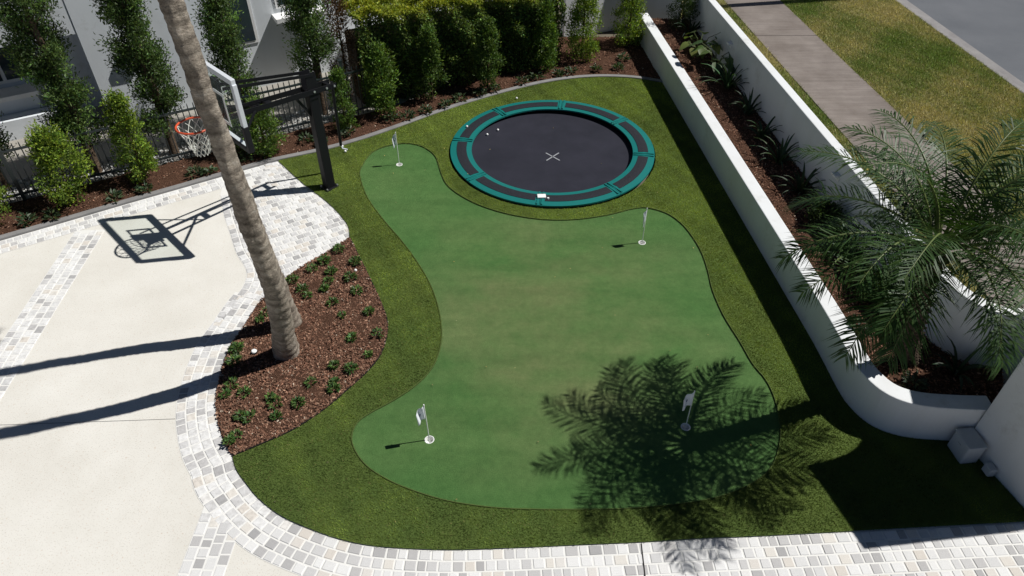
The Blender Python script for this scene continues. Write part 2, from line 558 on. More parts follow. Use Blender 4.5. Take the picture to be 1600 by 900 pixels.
# ------------------------------------------------------------------ the ground and everything paved
g = sheet('ground', [(-150, -150), (150, -150), (150, 150), (-150, 150)], -.07, M['ground'])
CUPS = [(-.918, 4.903), (1.961, 5.079), (1.924, 8.461), (-1.920, 10.621)]
cup_rings = [[(x + .054 * math.cos(a), y + .054 * math.sin(a)) for a in np.linspace(0, 2 * math.pi, 20, endpoint=False)] for x, y in CUPS]
lawn = sheet('lawn', lawn_poly, .020, M['lawn'], holes=[green, tramp_circle])
putting_green = sheet('putting_green', green, .012, M['green'], holes=cup_rings)

seam = Soup()
ribbon(seam, np.array(list(green) + [green[0]]), .0, .010, -.02, .031)
o = seam.build('turf_seam', mat('turf_cut_edge', (.075, .105, .03), .9, .1), putting_green)

# turf pile on the fringe: one uncountable mass of short blades
def blades(name, pts, h, w, cols, material, z=0.0, lean=.5, wind=(0, 0)):
    n = len(pts)
    a = RNG.random(n) * 2 * math.pi
    hh = h * (.6 + .6 * RNG.random(n))
    dx, dy = np.cos(a), np.sin(a)
    b = np.column_stack((pts, np.full(n, z)))
    la = RNG.random(n) * 2 * math.pi
    tip = b + np.column_stack((np.cos(la) * lean * hh * RNG.random(n) + wind[0] * hh, np.sin(la) * lean * hh * RNG.random(n) + wind[1] * hh, hh))
    s = np.column_stack((dx, dy, np.zeros(n))) * (w / 2)
    V = np.stack((b - s, b + s, tip), 1).reshape(-1, 3)
    F = np.arange(3 * n).reshape(-1, 3)
    sp = Soup().add(V, F, np.repeat(cols, 3, axis=0))
    o = sp.build(name, material)
    o['kind'] = 'stuff'
    return o

def patches(P, comps):
    """smooth plan noise for natural patches of colour"""
    v = np.zeros(len(P))
    for kx, ky, ph, a in comps:
        v += a * np.sin(kx * P[:, 0] + ky * P[:, 1] + ph)
    return v
pts = scatter(lawn_poly, 1150000, holes=(green, tramp_circle))
pv = patches(pts, [(1.1, .7, .3, .4), (-.9, 1.6, 1.2, .4), (2.7, 1.1, 2.2, .3), (3.9, -3.1, .6, .35), (7.3, 5.1, 1.9, .35), (13.1, 9.7, .4, .3), (-11.3, 17.7, 2.4, .25), (23.1, 8.7, 1.4, .2)])
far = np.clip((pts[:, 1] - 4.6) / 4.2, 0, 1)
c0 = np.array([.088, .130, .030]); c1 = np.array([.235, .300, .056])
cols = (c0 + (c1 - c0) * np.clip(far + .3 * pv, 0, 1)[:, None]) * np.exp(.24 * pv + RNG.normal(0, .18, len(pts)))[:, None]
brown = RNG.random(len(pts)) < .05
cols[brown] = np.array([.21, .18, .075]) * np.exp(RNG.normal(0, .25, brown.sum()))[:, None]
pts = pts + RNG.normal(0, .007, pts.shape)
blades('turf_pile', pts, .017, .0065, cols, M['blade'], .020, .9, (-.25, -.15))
tag(bpy.data.objects['turf_pile'], 'olive green artificial turf pile around the putting green', 'turf')

# a few dry leaves blown over the turf
lp = scatter(lawn_poly, 300)
lp = lp[:50]
n_ = len(lp)
zl = np.where(np.hypot(lp[:, 0] - TRC[0], lp[:, 1] - TRC[1]) < 1.4, -.026, np.where(np.hypot(lp[:, 0] - TRC[0], lp[:, 1] - TRC[1]) < 1.8, .09, .034))
lt = Soup(); leaf_soup(lt, np.column_stack((lp, zl)), np.column_stack((RNG.normal(size=(n_, 2)), np.zeros(n_))), unit(np.column_stack((RNG.normal(0, .3, (n_, 2)), np.ones(n_)))), .026, .014, vary((.24, .21, .10), n_, .35, .2))
tag(lt.build('leaf_litter', M['blade']), 'scattered dry fallen leaves on the turf', 'leaves', kind='stuff')

# driveway, with the grout bed of every paved band lying on it
drive = [(-16, -3), (9, -3), (9, 3.6)] + [(5.3, 3.7)] + offset(pav_edge[::-1], .12).tolist()[::6][:-3] + [(-2.93, 4.74)] + [tuple(p) for p in offset(bed_left, -.06)[4:-3:5]] + [(-2.40, 8.72), (-2.86, 9.5), (-3.44, 10.15), (-4.0, 10.78)] + [p for p in kerb if p[0] < -4.1][::4] + [(-9.6, 7.25), (-16, 3.0)]
driveway = sheet('driveway', drive, 0.0, M['aggregate'])

# ---- paver slots: (x, y, angle, length, width)
slots = []
PIT = .112
def row_slots(P, off, inner=True, keep=None):
    L = resample(offset(P, off), .01)
    d = np.concatenate(([0], np.cumsum(np.hypot(*np.diff(L, axis=0).T))))
    s = RNG.random() * PIT
    while s < d[-1]:
        ln = PIT * RNG.choice([.82, .95, 1.0, 1.1, 1.25])
        m_ = s + ln / 2
        if m_ > d[-1]:
            break
        x, y = np.interp(m_, d, L[:, 0]), np.interp(m_, d, L[:, 1])
        x2, y2 = np.interp(min(m_ + .02, d[-1]), d, L[:, 0]), np.interp(min(m_ + .02, d[-1]), d, L[:, 1])
        x1, y1 = np.interp(max(m_ - .02, 0), d, L[:, 0]), np.interp(max(m_ - .02, 0), d, L[:, 1])
        if keep is None or keep(x, y):
            slots.append((x, y, math.atan2(y2 - y1, x2 - x1), ln - .013, PIT - .013))
        s += ln
grouts = Soup()
# border that follows the lawn and the palm bed: four rows, and more to the lower right
border = [tuple(p) for p in pav_edge[::-1]] + [tuple(p) for p in bed_left[1:]]
border = [(8.5, 4.05)] + border
bpts = resample(border, .04)
for r in range(4):
    row_slots(bpts, PIT * (r + .5), keep=lambda x, y: y < 7.35)
low = resample([p for p in border if p[0] > -.9 and p[1] < 4.2], .05)
for r in range(4, 12):
    row_slots(low, PIT * (r + .5), keep=lambda x, y, r=r: x > -.75 + .22 * (r - 4))
def grout_strip(P, w0, w1, z=.003):
    a, b = offset(P, w0), offset(P, w1)
    n = len(a)
    V = [(x, y, z) for L in (a, b) for x, y in L]
    grouts.add(V, [(i, i + 1, n + i + 1, n + i) for i in range(n - 1)])
bl = resample([p for p in border], .05)
nb = np.where(bl[:, 1] < 7.3)[0]
grout_strip(bl[nb[0]:nb[-1]], -.05, 4 * PIT)
grout_strip(low[:, :2], .44, 12 * PIT, .002)
# hoop pad: three rows along the slab, the rest laid square to the kerb
slab_edge = cr([(-3.92, 6.62), (-3.84, 7.05), (-3.72, 7.45), (-3.76, 7.82), (-4.02, 8.23), (-4.25, 8.7), (-4.49, 9.19), (-4.70, 9.72)], 6)
for r in range(3):
    row_slots(resample(slab_edge, .04), -PIT * (r + .5), keep=lambda x, y: y > 7.25 or r == 0)
pad_poly = [tuple(p) for p in offset(slab_edge, -3 * PIT - .03)][8:] + [(-4.28, 9.95), (-4.2, 10.55), (-4.05, 10.85), (-3.40, 10.2), (-2.8, 9.5), (-2.38, 8.9), (-2.3, 8.55), (-2.7, 8.12), (-3.0, 7.75), (-3.2, 7.42)]
ka = math.atan2(.52, .84)
for i in range(-40, 60):
    for j in range(-40, 60):
        u = i * PIT + (.05 if j % 2 else 0) + RNG.normal(0, .004); v = j * PIT
        x, y = -3.4 + u * math.cos(ka) - v * math.sin(ka), 9.0 + u * math.sin(ka) + v * math.cos(ka)
        if inside(np.array([[x, y]]), pad_poly)[0]:
            slots.append((x, y, ka, PIT - .013, PIT - .013))
gp = [tuple(p) for p in slab_edge] + [(-4.74, 9.95), (-4.2, 10.7), (-4.0, 10.8), (-3.44, 10.15), (-2.86, 9.5), (-2.40, 8.72), (-2.5, 8.4), (-3.05, 7.75), (-3.25, 7.3), (-3.4, 6.7)]
T = tessellate_polygon([[Vector((x, y, 0)) for x, y in gp]])
grouts.add([(x, y, .0025) for x, y in gp], T)
# band along the far kerb, three rows
kl = [p for p in kerb if p[0] < -3.9]
for r in range(3):
    row_slots(resample(kl, .05), PIT * (r + .5) + .01)
grout_strip(resample(kl, .06), -.02, 3 * PIT + .01, .0035)
# two cross bands
for A, B, n in (((-6.38, 8.78), (-6.15, 4.2), 4), ((-2.935, 4.10), (-3.02, 1.0), 4)):
    c = resample([A, B], .05)
    for r in range(n):
        row_slots(c, PIT * (r - n / 2 + .5), keep=(lambda x, y: y < 8.75) if A[0] < -5 else (lambda x, y: y < 3.76 + .85 * (-2.76 - x)))
    grout_strip(c, -PIT * n / 2, PIT * n / 2, .0042)
o = grouts.build('driveway_grout', M['grout'], None); tag(o, kind='structure')
paving = o; paving.name = 'paving'

def paver_mesh(seed):
    rr = random.Random(seed)
    k = [(-.5, -.5), (.5, -.5), (.5, .5), (-.5, .5)]
    jit = [(x * (1 - rr.random() * .07), y * (1 - rr.random() * .07)) for x, y in k]
    z = [.95 + rr.random() * .1 for _ in k]
    V = [(x, y, -.6) for x, y in jit] + [(x, y, .55) for x, y in jit] + [(x * .9, y * .9, zz) for (x, y), zz in zip(jit, z)]
    F = [(8, 9, 10, 11)]
    for a in (0, 4):
        for i in range(4):
            j = (i + 1) % 4
            F.append((a + i, a + j, a + 4 + j, a + 4 + i))
    return np.array(V), F
variants = [paver_mesh(s) for s in range(8)]
var_me = []
for V, F in variants:
    me = bpy.data.meshes.new('paver'); me.from_pydata(V.tolist(), [], F); me.materials.append(M['paver']); me.update(); var_me.append(me)
def pix(x, y, z=0):
    c, s_ = math.cos(R(41.5)), math.sin(R(41.5))
    d = y * c + (CAM_H - z) * s_
    return 800 + 1130 * x / d, 450 - 1130 * (y * s_ - (CAM_H - z) * c) / d, d
sl = []
for s_ in slots:
    u, v, d = pix(s_[0], s_[1])
    vis = -15 < u < 1615 and v < 915
    hid = inside(np.array([[s_[0], s_[1]]]), lawn_poly)[0] or inside(np.array([[s_[0], s_[1]]]), bed_poly)[0]
    sl.append((not (vis and not hid), d, s_))
sl.sort(key=lambda t: (t[0], t[1]))
field = Soup()
for i, (_, d, (x, y, a, l, w)) in enumerate(sl):
    k = i % 8
    zt = .008 + RNG.normal(0, .0012)
    if i < 300:
        p = bpy.data.objects.new('paver', var_me[k]); COL.objects.link(p)
        p.location = (x, y, 0); p.rotation_euler.z = a; p.scale = (l, w, zt)
        put(p, paving)
    else:
        V = variants[k][0] * np.array([l, w, zt])
        ca, sa = math.cos(a), math.sin(a)
        V = np.column_stack((V[:, 0] * ca - V[:, 1] * sa + x, V[:, 0] * sa + V[:, 1] * ca + y, V[:, 2]))
        field.add(V, np.array(variants[k][1]), np.full((12, 3), RNG.random()))
o = field.build('paver_field', M['paver_field'], paving); tag(o, kind='stuff')
# control joint across the border and the saw cuts in the slab
j = Soup(); j.bar((1.27, 3.66, .0085), (1.235, 2.2, .0085), .012, .004)
j.build('expansion_joint', M['edging_black'], paving)
j = Soup(); j.bar((-3.85, 5.20, .0022), (-9.5, 4.95, .0022), .006, .002)
j.build('saw_cut', M['kerb_grey'], driveway)

# kerb edging round the far bed, black steel edge round the palm bed
o = ribbon(Soup(), resample(kerb, .08), -.10, 0.0, -.06, .045).build('garden_edging', M['kerb_grey'])
bevel(o, .012); tag(o, 'long grey concrete garden edging curving along the far mulch bed', 'edging')
o = ribbon(Soup(), resample(bed_right, .05), -.006, .006, -.05, .036).build('steel_edging', M['edging_black'])
tag(o, 'thin black steel lawn edging curving round the palm bed', 'edging')

# mulch beds
def bed_sheet(name, poly, z, amp=.012, seed=0, step=.14):
    P = np.array(poly); lo, hi = P.min(0), P.max(0)
    xs = np.arange(lo[0], hi[0], step); ys = np.arange(lo[1], hi[1], step)
    q = np.array([(x, y) for x in xs for y in ys]) + RNG.normal(0, .02, (len(xs) * len(ys), 2))
    q = q[inside(q, poly)]
    from mathutils.geometry import delaunay_2d_cdt
    ring = [Vector(p) for p in resample(list(poly) + [poly[0]], .12)[:-1]]
    n = len(ring)
    res = delaunay_2d_cdt(ring + [Vector(p) for p in q], [], [list(range(n))], 1, 1e-5)
    V = np.array([(v.x, v.y, z) for v in res[0]])
    ori = res[3]
    for i, o_ in enumerate(ori):
        if not any(k < n for k in o_):
            V[i, 2] += RNG.normal(0, amp) + amp
    o = Soup().add(V, np.array(res[2])).build(name, M['mulch'], smooth=True)
    o['kind'] = 'structure'
    return o
bed_sheet('garden_bed', bed_poly, .018)
FENCE_A, FENCE_D = Vector((-7.76, 9.55)), Vector((.8685, .4953))
def fence_pt(s, back=0.0):
    p = FENCE_A + FENCE_D * s + Vector((-FENCE_D.y, FENCE_D.x)) * back
    return (p.x, p.y)
kout = [tuple(p) for p in offset(kerb, -.09)]
far_bed_poly = [p for p in kout if p[0] < 3.12] + [fence_pt(-4.2, -.0), fence_pt(6.3, .0), (-.2, 14.6), (1.0, 16.0), (2.9, 16.0), (3.1, 14.3)]
bed_sheet('garden_bed', far_bed_poly, .02)
PL_Z = .45
planter_poly = [(wx(3.60, 15.95), 15.95)] + [(wx(3.60, y), y) for y in (13, 10, 8, 6.4)] + [(4.02, 5.6), (4.1, 5.4), (4.3, 5.15), (4.6, 5.07), (5.35, 5.05), (5.6, 5.6), (5.25, 5.64), (5.0, 5.95), (4.88, 6.6)] + [(wx(4.52, y), y) for y in (7, 9, 12)] + [(wx(4.52, 15.95), 15.95)]
bed_sheet('garden_bed', planter_poly, PL_Z)

def chips(name, poly, n, z, holes=(), cols=((.20, .104, .068), (.14, .071, .046), (.28, .17, .115), (.07, .037, .026)), size=.019):
    p = scatter(poly, n, holes)
    n = len(p)
    P = np.column_stack((p, z + RNG.random(n) * .018))
    D = unit(np.column_stack((RNG.normal(size=(n, 2)), RNG.normal(0, .35, n))))
    N = unit(np.column_stack((RNG.normal(0, .45, (n, 2)), np.ones(n))))
    Sd = unit(np.cross(D, N)); N = np.cross(Sd, D)
    l = size * (.4 + RNG.random(n) ** 2 * 1.5)[:, None]; w = l * (.25 + .4 * RNG.random(n))[:, None]
    h = .005
    V = np.stack((P - D * l / 2 - Sd * w / 2, P + D * l / 2 - Sd * w / 2 * .7, P + D * l / 2 + Sd * w / 2 * .8, P - D * l / 2 + Sd * w / 2), 1)
    V = np.concatenate((V + N[:, None] * h, V - N[:, None] * h), 1).reshape(-1, 3)
    i = np.arange(n)[:, None] * 8
    F = np.concatenate([i + np.array(f) for f in ((0, 1, 2, 3), (0, 4, 5, 1), (1, 5, 6, 2), (2, 6, 7, 3), (3, 7, 4, 0))])
    C = np.array(cols)[RNG.choice(len(cols), n, p=[.42, .3, .18, .1])] * np.exp(RNG.normal(0, .3, n))[:, None]
    pale = RNG.random(n) < .012
    C[pale] = (.55, .46, .36)
    o = Soup().add(V, F, np.repeat(C, 8, axis=0)).build(name, M['chip'])
    return tag(o, kind='stuff')
tag(chips('mulch_chips', bed_poly, 52000, .024), 'red brown bark chips covering the bed under the palm trunks', 'mulch')
tag(chips('mulch_chips', far_bed_poly, 75000, .026), 'red brown bark chips between shrubs along the fence', 'mulch')
tag(chips('mulch_chips', planter_poly, 50000, PL_Z + .008), 'bark chips filling the raised planter between white walls', 'mulch')

# street side: grass strip, footpath slabs, verge, kerb and gutter, road
def strip_poly(a, b, y0=-30, y1=60):
    return [(wx(a, y0), y0), (wx(b, y0), y0), (wx(b, y1), y1), (wx(a, y1), y1)]
sheet('grass_strip', strip_poly(4.70, 6.17), -.004, M['verge'])
sheet('grass_verge', strip_poly(7.57, 10.45), -.002, M['verge'])
footpath = sheet('footpath', strip_poly(6.17, 7.57), -.03, M['kerb_grey'])
y = 2.3
while y < 40:
    ln = 2.3
    s = Soup()
    q = [(wx(6.17, y + .006), y + .006), (wx(7.57, y + .006), y + .006), (wx(7.57, y + ln - .006), y + ln - .006), (wx(6.17, y + ln - .006), y + ln - .006)]
    s.prism(q, -.04, .012 + RNG.normal(0, .0025))
    o = s.build('slab', M['footpath'], footpath); bevel(o, .006, 1)
    y += ln
road = sheet('road', strip_poly(10.80, 19.5), -.075 + .02, M['road'])
kb = Soup()
line = resample([(wx(10.45, 60), 60), (wx(10.45, -30), -30)], 1.0)
ribbon(kb, line, 0, .13, -.2, .012); 
o = kb.build('kerb', M['gutter']); o['kind'] = 'structure'; bevel(o, .02)
gt = Soup(); ribbon(gt, line, .150, .39, -.2, -.045)
o = gt.build('gutter', M['gutter']); o['kind'] = 'structure'
def street_blades(name, a, b, n, y0, y1, label):
    p = np.column_stack((RNG.random(n), y0 + RNG.random(n) * (y1 - y0)))
    e = RNG.normal(0, .02, n)
    p[:, 0] = wx(a + p[:, 0] * (b - a), p[:, 1]) + e
    pv = patches(p, [(1.3, .8, .3, .5), (-1.1, 1.3, 1.0, .5), (2.6, 1.9, 2.2, .35), (4.4, -3.7, .6, .3), (9.3, 7.1, 1.9, .2)])
    t = 1 / (1 + np.exp(-2.6 * (pv + .1 + RNG.normal(0, .55, n))))
    C = (np.array([.13, .205, .045])[None] * (1 - t)[:, None] + np.array([.46, .40, .21])[None] * t[:, None]) * np.exp(RNG.normal(0, .35, n))[:, None]
    o = blades(name, p, .045, .012, C, M['blade'], -.004, 1.4)
    tag(o, label, 'grass')
street_blades('verge_grass', 7.57, 10.45, 170000, 9, 19.5, 'patchy dry grass of the verge between footpath and road')
street_blades('strip_grass', 4.72, 6.17, 70000, 5.2, 18.6, 'grass strip between white boundary wall and footpath')

# neighbour's yard behind the fence with a strip of grey pebbles along it
yard = [fence_pt(-9, .05), fence_pt(8, .05), fence_pt(8, 9), fence_pt(-9, 9)]
sheet('neighbour_yard', yard, .0, M['yard'])
pp = scatter([fence_pt(-4, .06), fence_pt(5.5, .06), fence_pt(5.5, .75), fence_pt(-4, .75)], 26000)
n = len(pp)
s = Soup()
oct_v = np.array([(1, 0, 0), (0, 1, 0), (-1, 0, 0), (0, -1, 0), (0, 0, .7)], float)
sz = (.018 + .022 * RNG.random(n))[:, None, None]
a = RNG.random(n) * 6.28
rot = np.stack((np.stack((np.cos(a), -np.sin(a), 0 * a), 1), np.stack((np.sin(a), np.cos(a), 0 * a), 1), np.stack((0 * a, 0 * a, 1 + 0 * a), 1)), 1)
V = np.einsum('nij,kj->nki', rot, oct_v * np.array([1, .7, 1])) * sz + np.column_stack((pp, np.full(n, .002) + RNG.random(n) * .02))[:, None]
i = np.arange(n)[:, None] * 5
F = np.concatenate([i + np.array(f) for f in ((0, 1, 4), (1, 2, 4), (2, 3, 4), (3, 0, 4))])
C = np.repeat(np.array([.36, .36, .35]) * np.exp(RNG.normal(0, .45, (n, 1))), 5, axis=0)
tag(s.add(V.reshape(-1, 3), F, np.clip(C, .03, .8)).build('pebbles', M['pebble']), 'grey pebbles along the neighbour side of the fence', 'pebbles', kind='stuff')

# ------------------------------------------------------------------ walls
def wall_strip(P, w, z0, z1, name, material, bev=.012):
    o = ribbon(Soup(), P, 0, w, z0, z1).build(name, material)
    return bevel(o, bev)
tag(wall_strip(resample(inner_face, .06), .205, -.06, .56, 'planter_wall', M['white_wall']),
    'low white rendered planter wall with curved near end beside the lawn', 'wall')
outer_face = cr([(wx(4.50, 16.2), 16.2), (wx(4.50, 12), 12.0), (wx(4.50, 9), 9.0), (wx(4.50, 7.6), 7.6), (4.84, 6.67), (4.90, 6.2), (4.97, 5.95), (5.09, 5.76), (5.25, 5.63), (5.5, 5.57), (6.2, 5.50)], 8)
tag(wall_strip(resample(outer_face, .06), .15, -.06, 1.25, 'boundary_wall', M['white_wall']),
    'tall white rendered boundary wall between the planter and the footpath', 'wall')
pa = math.atan(.105)
s = Soup()
s.prism([(5.27, 3.90), (6.8, 4.08), (6.8, 5.9), (5.80, 5.62), (5.74, 5.36), (5.70, 5.19), (5.62, 5.10), (5.48, 5.01), (5.22, 4.91), (5.0, 4.855)], -.06, 2.50)
o = s.build('gate_wall', M['white_wall']); bevel(o, .012)
tag(o, 'tall white rendered gate wall at the right edge, shading the lawn', 'wall')
s = Soup(); s.prism([(1.16, 16.0), (2.35, 16.58), (3.88, 16.62), (3.88, 16.85), (2.3, 16.85), (1.1, 16.25)], -.06, 1.95)
o = s.build('end_wall', M['white_wall']); bevel(o, .012)
tag(o, 'pale rendered wall across the far end behind two conical shrubs', 'wall')
# cabinet and small box fixed low on the gate wall
t = thing('utility_box', (4.91, 4.68, 0), 'grey plastic utility cabinet low on the white gate wall in shade', 'cabinet')
s = Soup(); s.box((4.905, 4.715, .14), (.20, .26, .27), pa); bevel(s.build('body', M['box_grey'], t), .02, 3)
s = Soup(); s.box((4.903, 4.715, .284), (.21, .272, .016), pa); bevel(s.build('lid', M['box_grey'], t), .008)
s = Soup(); s.box((4.801, 4.71, .2), (.010, .05, .02), pa); s.build('latch', M['box_grey'], t)
t = thing('junction_box', (5.02, 4.33, .05), 'small grey box on the gate wall next to the larger cabinet', 'box')
s = Soup(); s.box((5.055, 4.46, .09), (.08, .11, .11), pa); bevel(s.build('body', M['box_grey'], t), .012)
s = Soup(); s.box((5.013, 4.455, .09), (.008, .09, .09), pa); s.build('cover', M['box_grey'], t)
# little wall lights on the inside of the boundary wall
for k, (yy, lab) in enumerate(((13.3, 'small white wall light on the boundary wall above strappy plants'), (8.75, 'small white wall light on the boundary wall beside the palm fronds'))):
    t = thing('wall_light', (wx(4.49, yy), yy, .98), lab, 'light', 'wall lights in the planter')
    s = Soup(); s.box((wx(4.488, yy), yy, .98), (.022, .14, .09), pa); s.build('back_plate', M['white'], t)
    s = Soup(); s.box((wx(4.45, yy), yy, 1.0), (.06, .13, .035), pa); bevel(s.build('hood', M['white'], t), .006)

# ------------------------------------------------------------------ trampoline
def sector(soup, r0, r1, a0, a1, z0, z1, n=10, dome=0.0):
    A = np.linspace(a0, a1, n + 1)
    prof = [(r0, z0), (r0, z1), ((r0 + r1) / 2, z1 + dome), (r1, z1), (r1, z0)]
    k = len(prof)
    V = [(TRC[0] + r * math.cos(a), TRC[1] + r * math.sin(a), z) for a in A for r, z in prof]
    F = [(i * k + j, i * k + j + 1, (i + 1) * k + j + 1, (i + 1) * k + j) for i in range(n) for j in range(k - 1)]
    soup.add(V, F)
    soup.add(V[:k], [(0, 1, 2, 3), ]); soup.add([V[0], V[3], V[4]], [(0, 1, 2)])
    soup.add(V[-k:], [(3, 2, 1, 0), ]); soup.add([V[-k], V[-2], V[-1]], [(2, 1, 0)])
    return soup
tr = thing('trampoline', (TRC[0], TRC[1], 0), 'round in-ground trampoline with teal padding and dark mat in the lawn', 'trampoline')
s = Soup(); A = np.linspace(0, 2 * math.pi, 97)[:-1]
rings = [(0.0, -.042), (.5, -.041), (1.0, -.037), (1.40, -.028), (1.48, -.024)]
V = [(TRC[0], TRC[1], -.042)]; F = []
for r, z in rings[1:]:
    V += [(TRC[0] + r * math.cos(a), TRC[1] + r * math.sin(a), z) for a in A]
F3 = [(0, 1 + k, 1 + (k + 1) % 96) for k in range(96)]
F4 = [(1 + q * 96 + k, 1 + (q + 1) * 96 + k, 1 + (q + 1) * 96 + (k + 1) % 96, 1 + q * 96 + (k + 1) % 96) for q in range(3) for k in range(96)]
s.add(V, F3); s.f.append(np.array(F4)); jm = s.build('jump_mat', M['mat_black'], tr, smooth=True)
for a in (R(48), R(-47)):
    s = Soup(); s.box((TRC[0] + .01, TRC[1] - .14, -.0385), (.34, .022, .003), a + (0 if a > 0 else 0)); s.build('cross_mark', M['mark_grey'], jm)
s = Soup(); s.tube([(TRC[0] + 1.72 * math.cos(a), TRC[1] + 1.72 * math.sin(a), .02) for a in np.linspace(0, 2 * math.pi, 73)], .03, 8, False)
s.build('frame_ring', M['black_metal'], tr, smooth=True)
J0 = R(81)
for k in range(8):
    a0 = J0 + k * math.pi / 4 + .002; a1 = a0 + math.pi / 4 - .004
    s = Soup(); sector(s, 1.405, TRR, a0, a1, .035, .062, 12, .014)
    pad = s.build('pad', M['teal'], tr)
    s = Soup(); sector(s, 1.495, 1.665, a0 + .045, a1 - .045, .066, .0755, 12, .003); s.build('mesh_panel', M['pad_mesh'], pad)
    for e in (a0 + .020, a1 - .020):
        s = Soup(); s.bar((TRC[0] + 1.42 * math.cos(e), TRC[1] + 1.42 * math.sin(e), .071), (TRC[0] + 1.76 * math.cos(e), TRC[1] + 1.76 * math.sin(e), .071), .022, .022)
        s.build('seam', M['teal'], pad)
t = tag(bevel(Soup().box((.47, 9.555, .088), (.135, .10, .028), .03).build('instruction_tag', M['white']), .004), 'small white tag lying on the near edge of the trampoline pad', 'tag')
tag(Soup().tube([(.572, 9.50, .07), (.572, 9.50, .10)], .016, 12).build('pad_clip', M['white']), 'tiny white clip beside the white tag on the trampoline pad', 'clip')

# ------------------------------------------------------------------ golf: cups with flags, loose balls
def ball_mesh(r=.0214):
    V, F = [], []
    nu, nv = 14, 9
    for i in range(nv + 1):
        th = math.pi * i / nv
        for k in range(nu):
            V.append((r * math.sin(th) * math.cos(2 * math.pi * k / nu), r * math.sin(th) * math.sin(2 * math.pi * k / nu), r * math.cos(th)))
    for i in range(nv):
        for k in range(nu):
            F.append((i * nu + k, (i + 1) * nu + k, (i + 1) * nu + (k + 1) % nu, i * nu + (k + 1) % nu))
    me = bpy.data.meshes.new('golf_ball'); me.from_pydata(V, [], F); me.materials.append(M['white']); me.update()
    for p in me.polygons: p.use_smooth = True
    return me
bm_ = ball_mesh()
for (x, y, z), lab in (((-.26, 11.85, -.014), 'white golf ball on the black trampoline mat near its far left'), ((-.82, 11.80, .084), 'white golf ball on the left teal trampoline padding'),
                       ((-.45, 11.68, -.012), 'white golf ball at the left inner edge of the trampoline mat'), ((.09, 12.98, .046), 'white golf ball on the turf just behind the trampoline'),
                       ((-2.90, 11.00, .046), 'white golf ball on the turf beside the hoop crank'), ((-2.98, 11.17, .046), 'white golf ball against the garden edging by the hoop crank'),
                       ((-2.20, 7.78, .05), 'white golf ball in the mulch beside the black steel edging'), ((-.60, 8.02, .041), 'faint white golf ball near the left side of the green')):
    if 'faint' in lab: continue
    o = bpy.data.objects.new('golf_ball', bm_); COL.objects.link(o); o.location = (x, y, z + .0 * x)
    o.scale = (1.0, 1.0, 1.0)
    tag(o, lab, 'golf ball', 'loose golf balls')
FH = .62
flag_info = [((-.012, -.012), -2.75, .10, 'white golf flag nearest the palm bed on the putting green'),
             ((.0, 0), 3.3, .11, 'white golf flag standing in the palm frond shadow'),
             ((.0, 0), -2.3, .075, 'white golf flag in front of the trampoline on the right'),
             ((.0, 0), 3.3, .07, 'white golf flag on the far left tongue of the green')]
for (cx, cy), ((tx, ty), fa, fly, lab) in zip(CUPS, flag_info):
    t = thing('golf_flag', (cx, cy, .012), lab, 'golf flag', 'golf flags on the putting green')
    s = Soup()
    A = np.linspace(0, 2 * math.pi, 25)[:-1]
    prof = [(.046, -.058), (.046, .008), (.047, .0145), (.050, .0145), (.0545, .0135), (.0545, .008)]
    k = len(prof)
    V = [(cx + r * math.cos(a), cy + r * math.sin(a), z) for a in A for r, z in prof]
    F = [(i * k + j_, i * k + j_ + 1, ((i + 1) % 24) * k + j_ + 1, ((i + 1) % 24) * k + j_) for i in range(24) for j_ in range(k - 1)]
    s.add(V, F); s.add([(cx + .046 * math.cos(a), cy + .046 * math.sin(a), -.057) for a in A], [tuple(range(24))])
    s.build('cup', M['white'], t)
    s = Soup(); s.tube([(cx, cy, -.05), (cx + tx * .5, cy + ty * .5, .35), (cx + tx, cy + ty, FH)], .0062, 8)
    s.build('pole', M['fibreglass'], t, smooth=True)
    s = Soup(); s.tube([(cx + tx, cy + ty, FH - .002), (cx + tx, cy + ty, FH + .014)], [.008, .006], 8); s.build('pole_tip', M['white'], t)
    # limp cloth: hoist on the pole, free edge sagging
    s = Soup(); nu, nv = 12, 8; V = []
    hz = .22
    d = Vector((math.cos(fa), math.sin(fa), 0)); pn = Vector((-d.y, d.x, 0))
    for i in range(nu + 1):
        u = i / nu
        for k in range(nv + 1):
            v = k / nv
            w = .022 * math.sin(u * 7.5 + v * 1.6) * u ** .6
            dr = .10 * u ** 1.5
            p = Vector((cx + tx, cy + ty, FH - .004)) + d * (fly * u * (1 - .12 * v)) + pn * w + Vector((0, 0, -hz * v * (1 - .12 * u) - dr))
            V.append(tuple(p))
    F = [(i * (nv + 1) + k, (i + 1) * (nv + 1) + k, (i + 1) * (nv + 1) + k + 1, i * (nv + 1) + k + 1) for i in range(nu) for k in range(nv)]
    fl = s.add(V, F).build('flag', M['flag'], t, smooth=True)
    so = fl.modifiers.new('thickness', 'SOLIDIFY'); so.thickness = .0016
    # round print near the free edge
    g = lambda u, v: Vector(V[min(nu, int(round(u * nu))) * (nv + 1) + min(nv, int(round(v * nv)))])
    c_ = (g(.58, .5)); ux = (g(.9, .5) - g(.3, .5)).normalized(); uz = (g(.58, .2) - g(.58, .8)).normalized(); nn = ux.cross(uz).normalized()
    for sg in (1, -1):
        s = Soup(); s.add([tuple(c_ + nn * (.006 * sg) + ux * (.012 * math.cos(a)) + uz * (.018 * math.sin(a))) for a in np.linspace(0, 6.283, 15)[:-1]], [tuple(range(14))])
        s.build('emblem', M['logo'], fl)

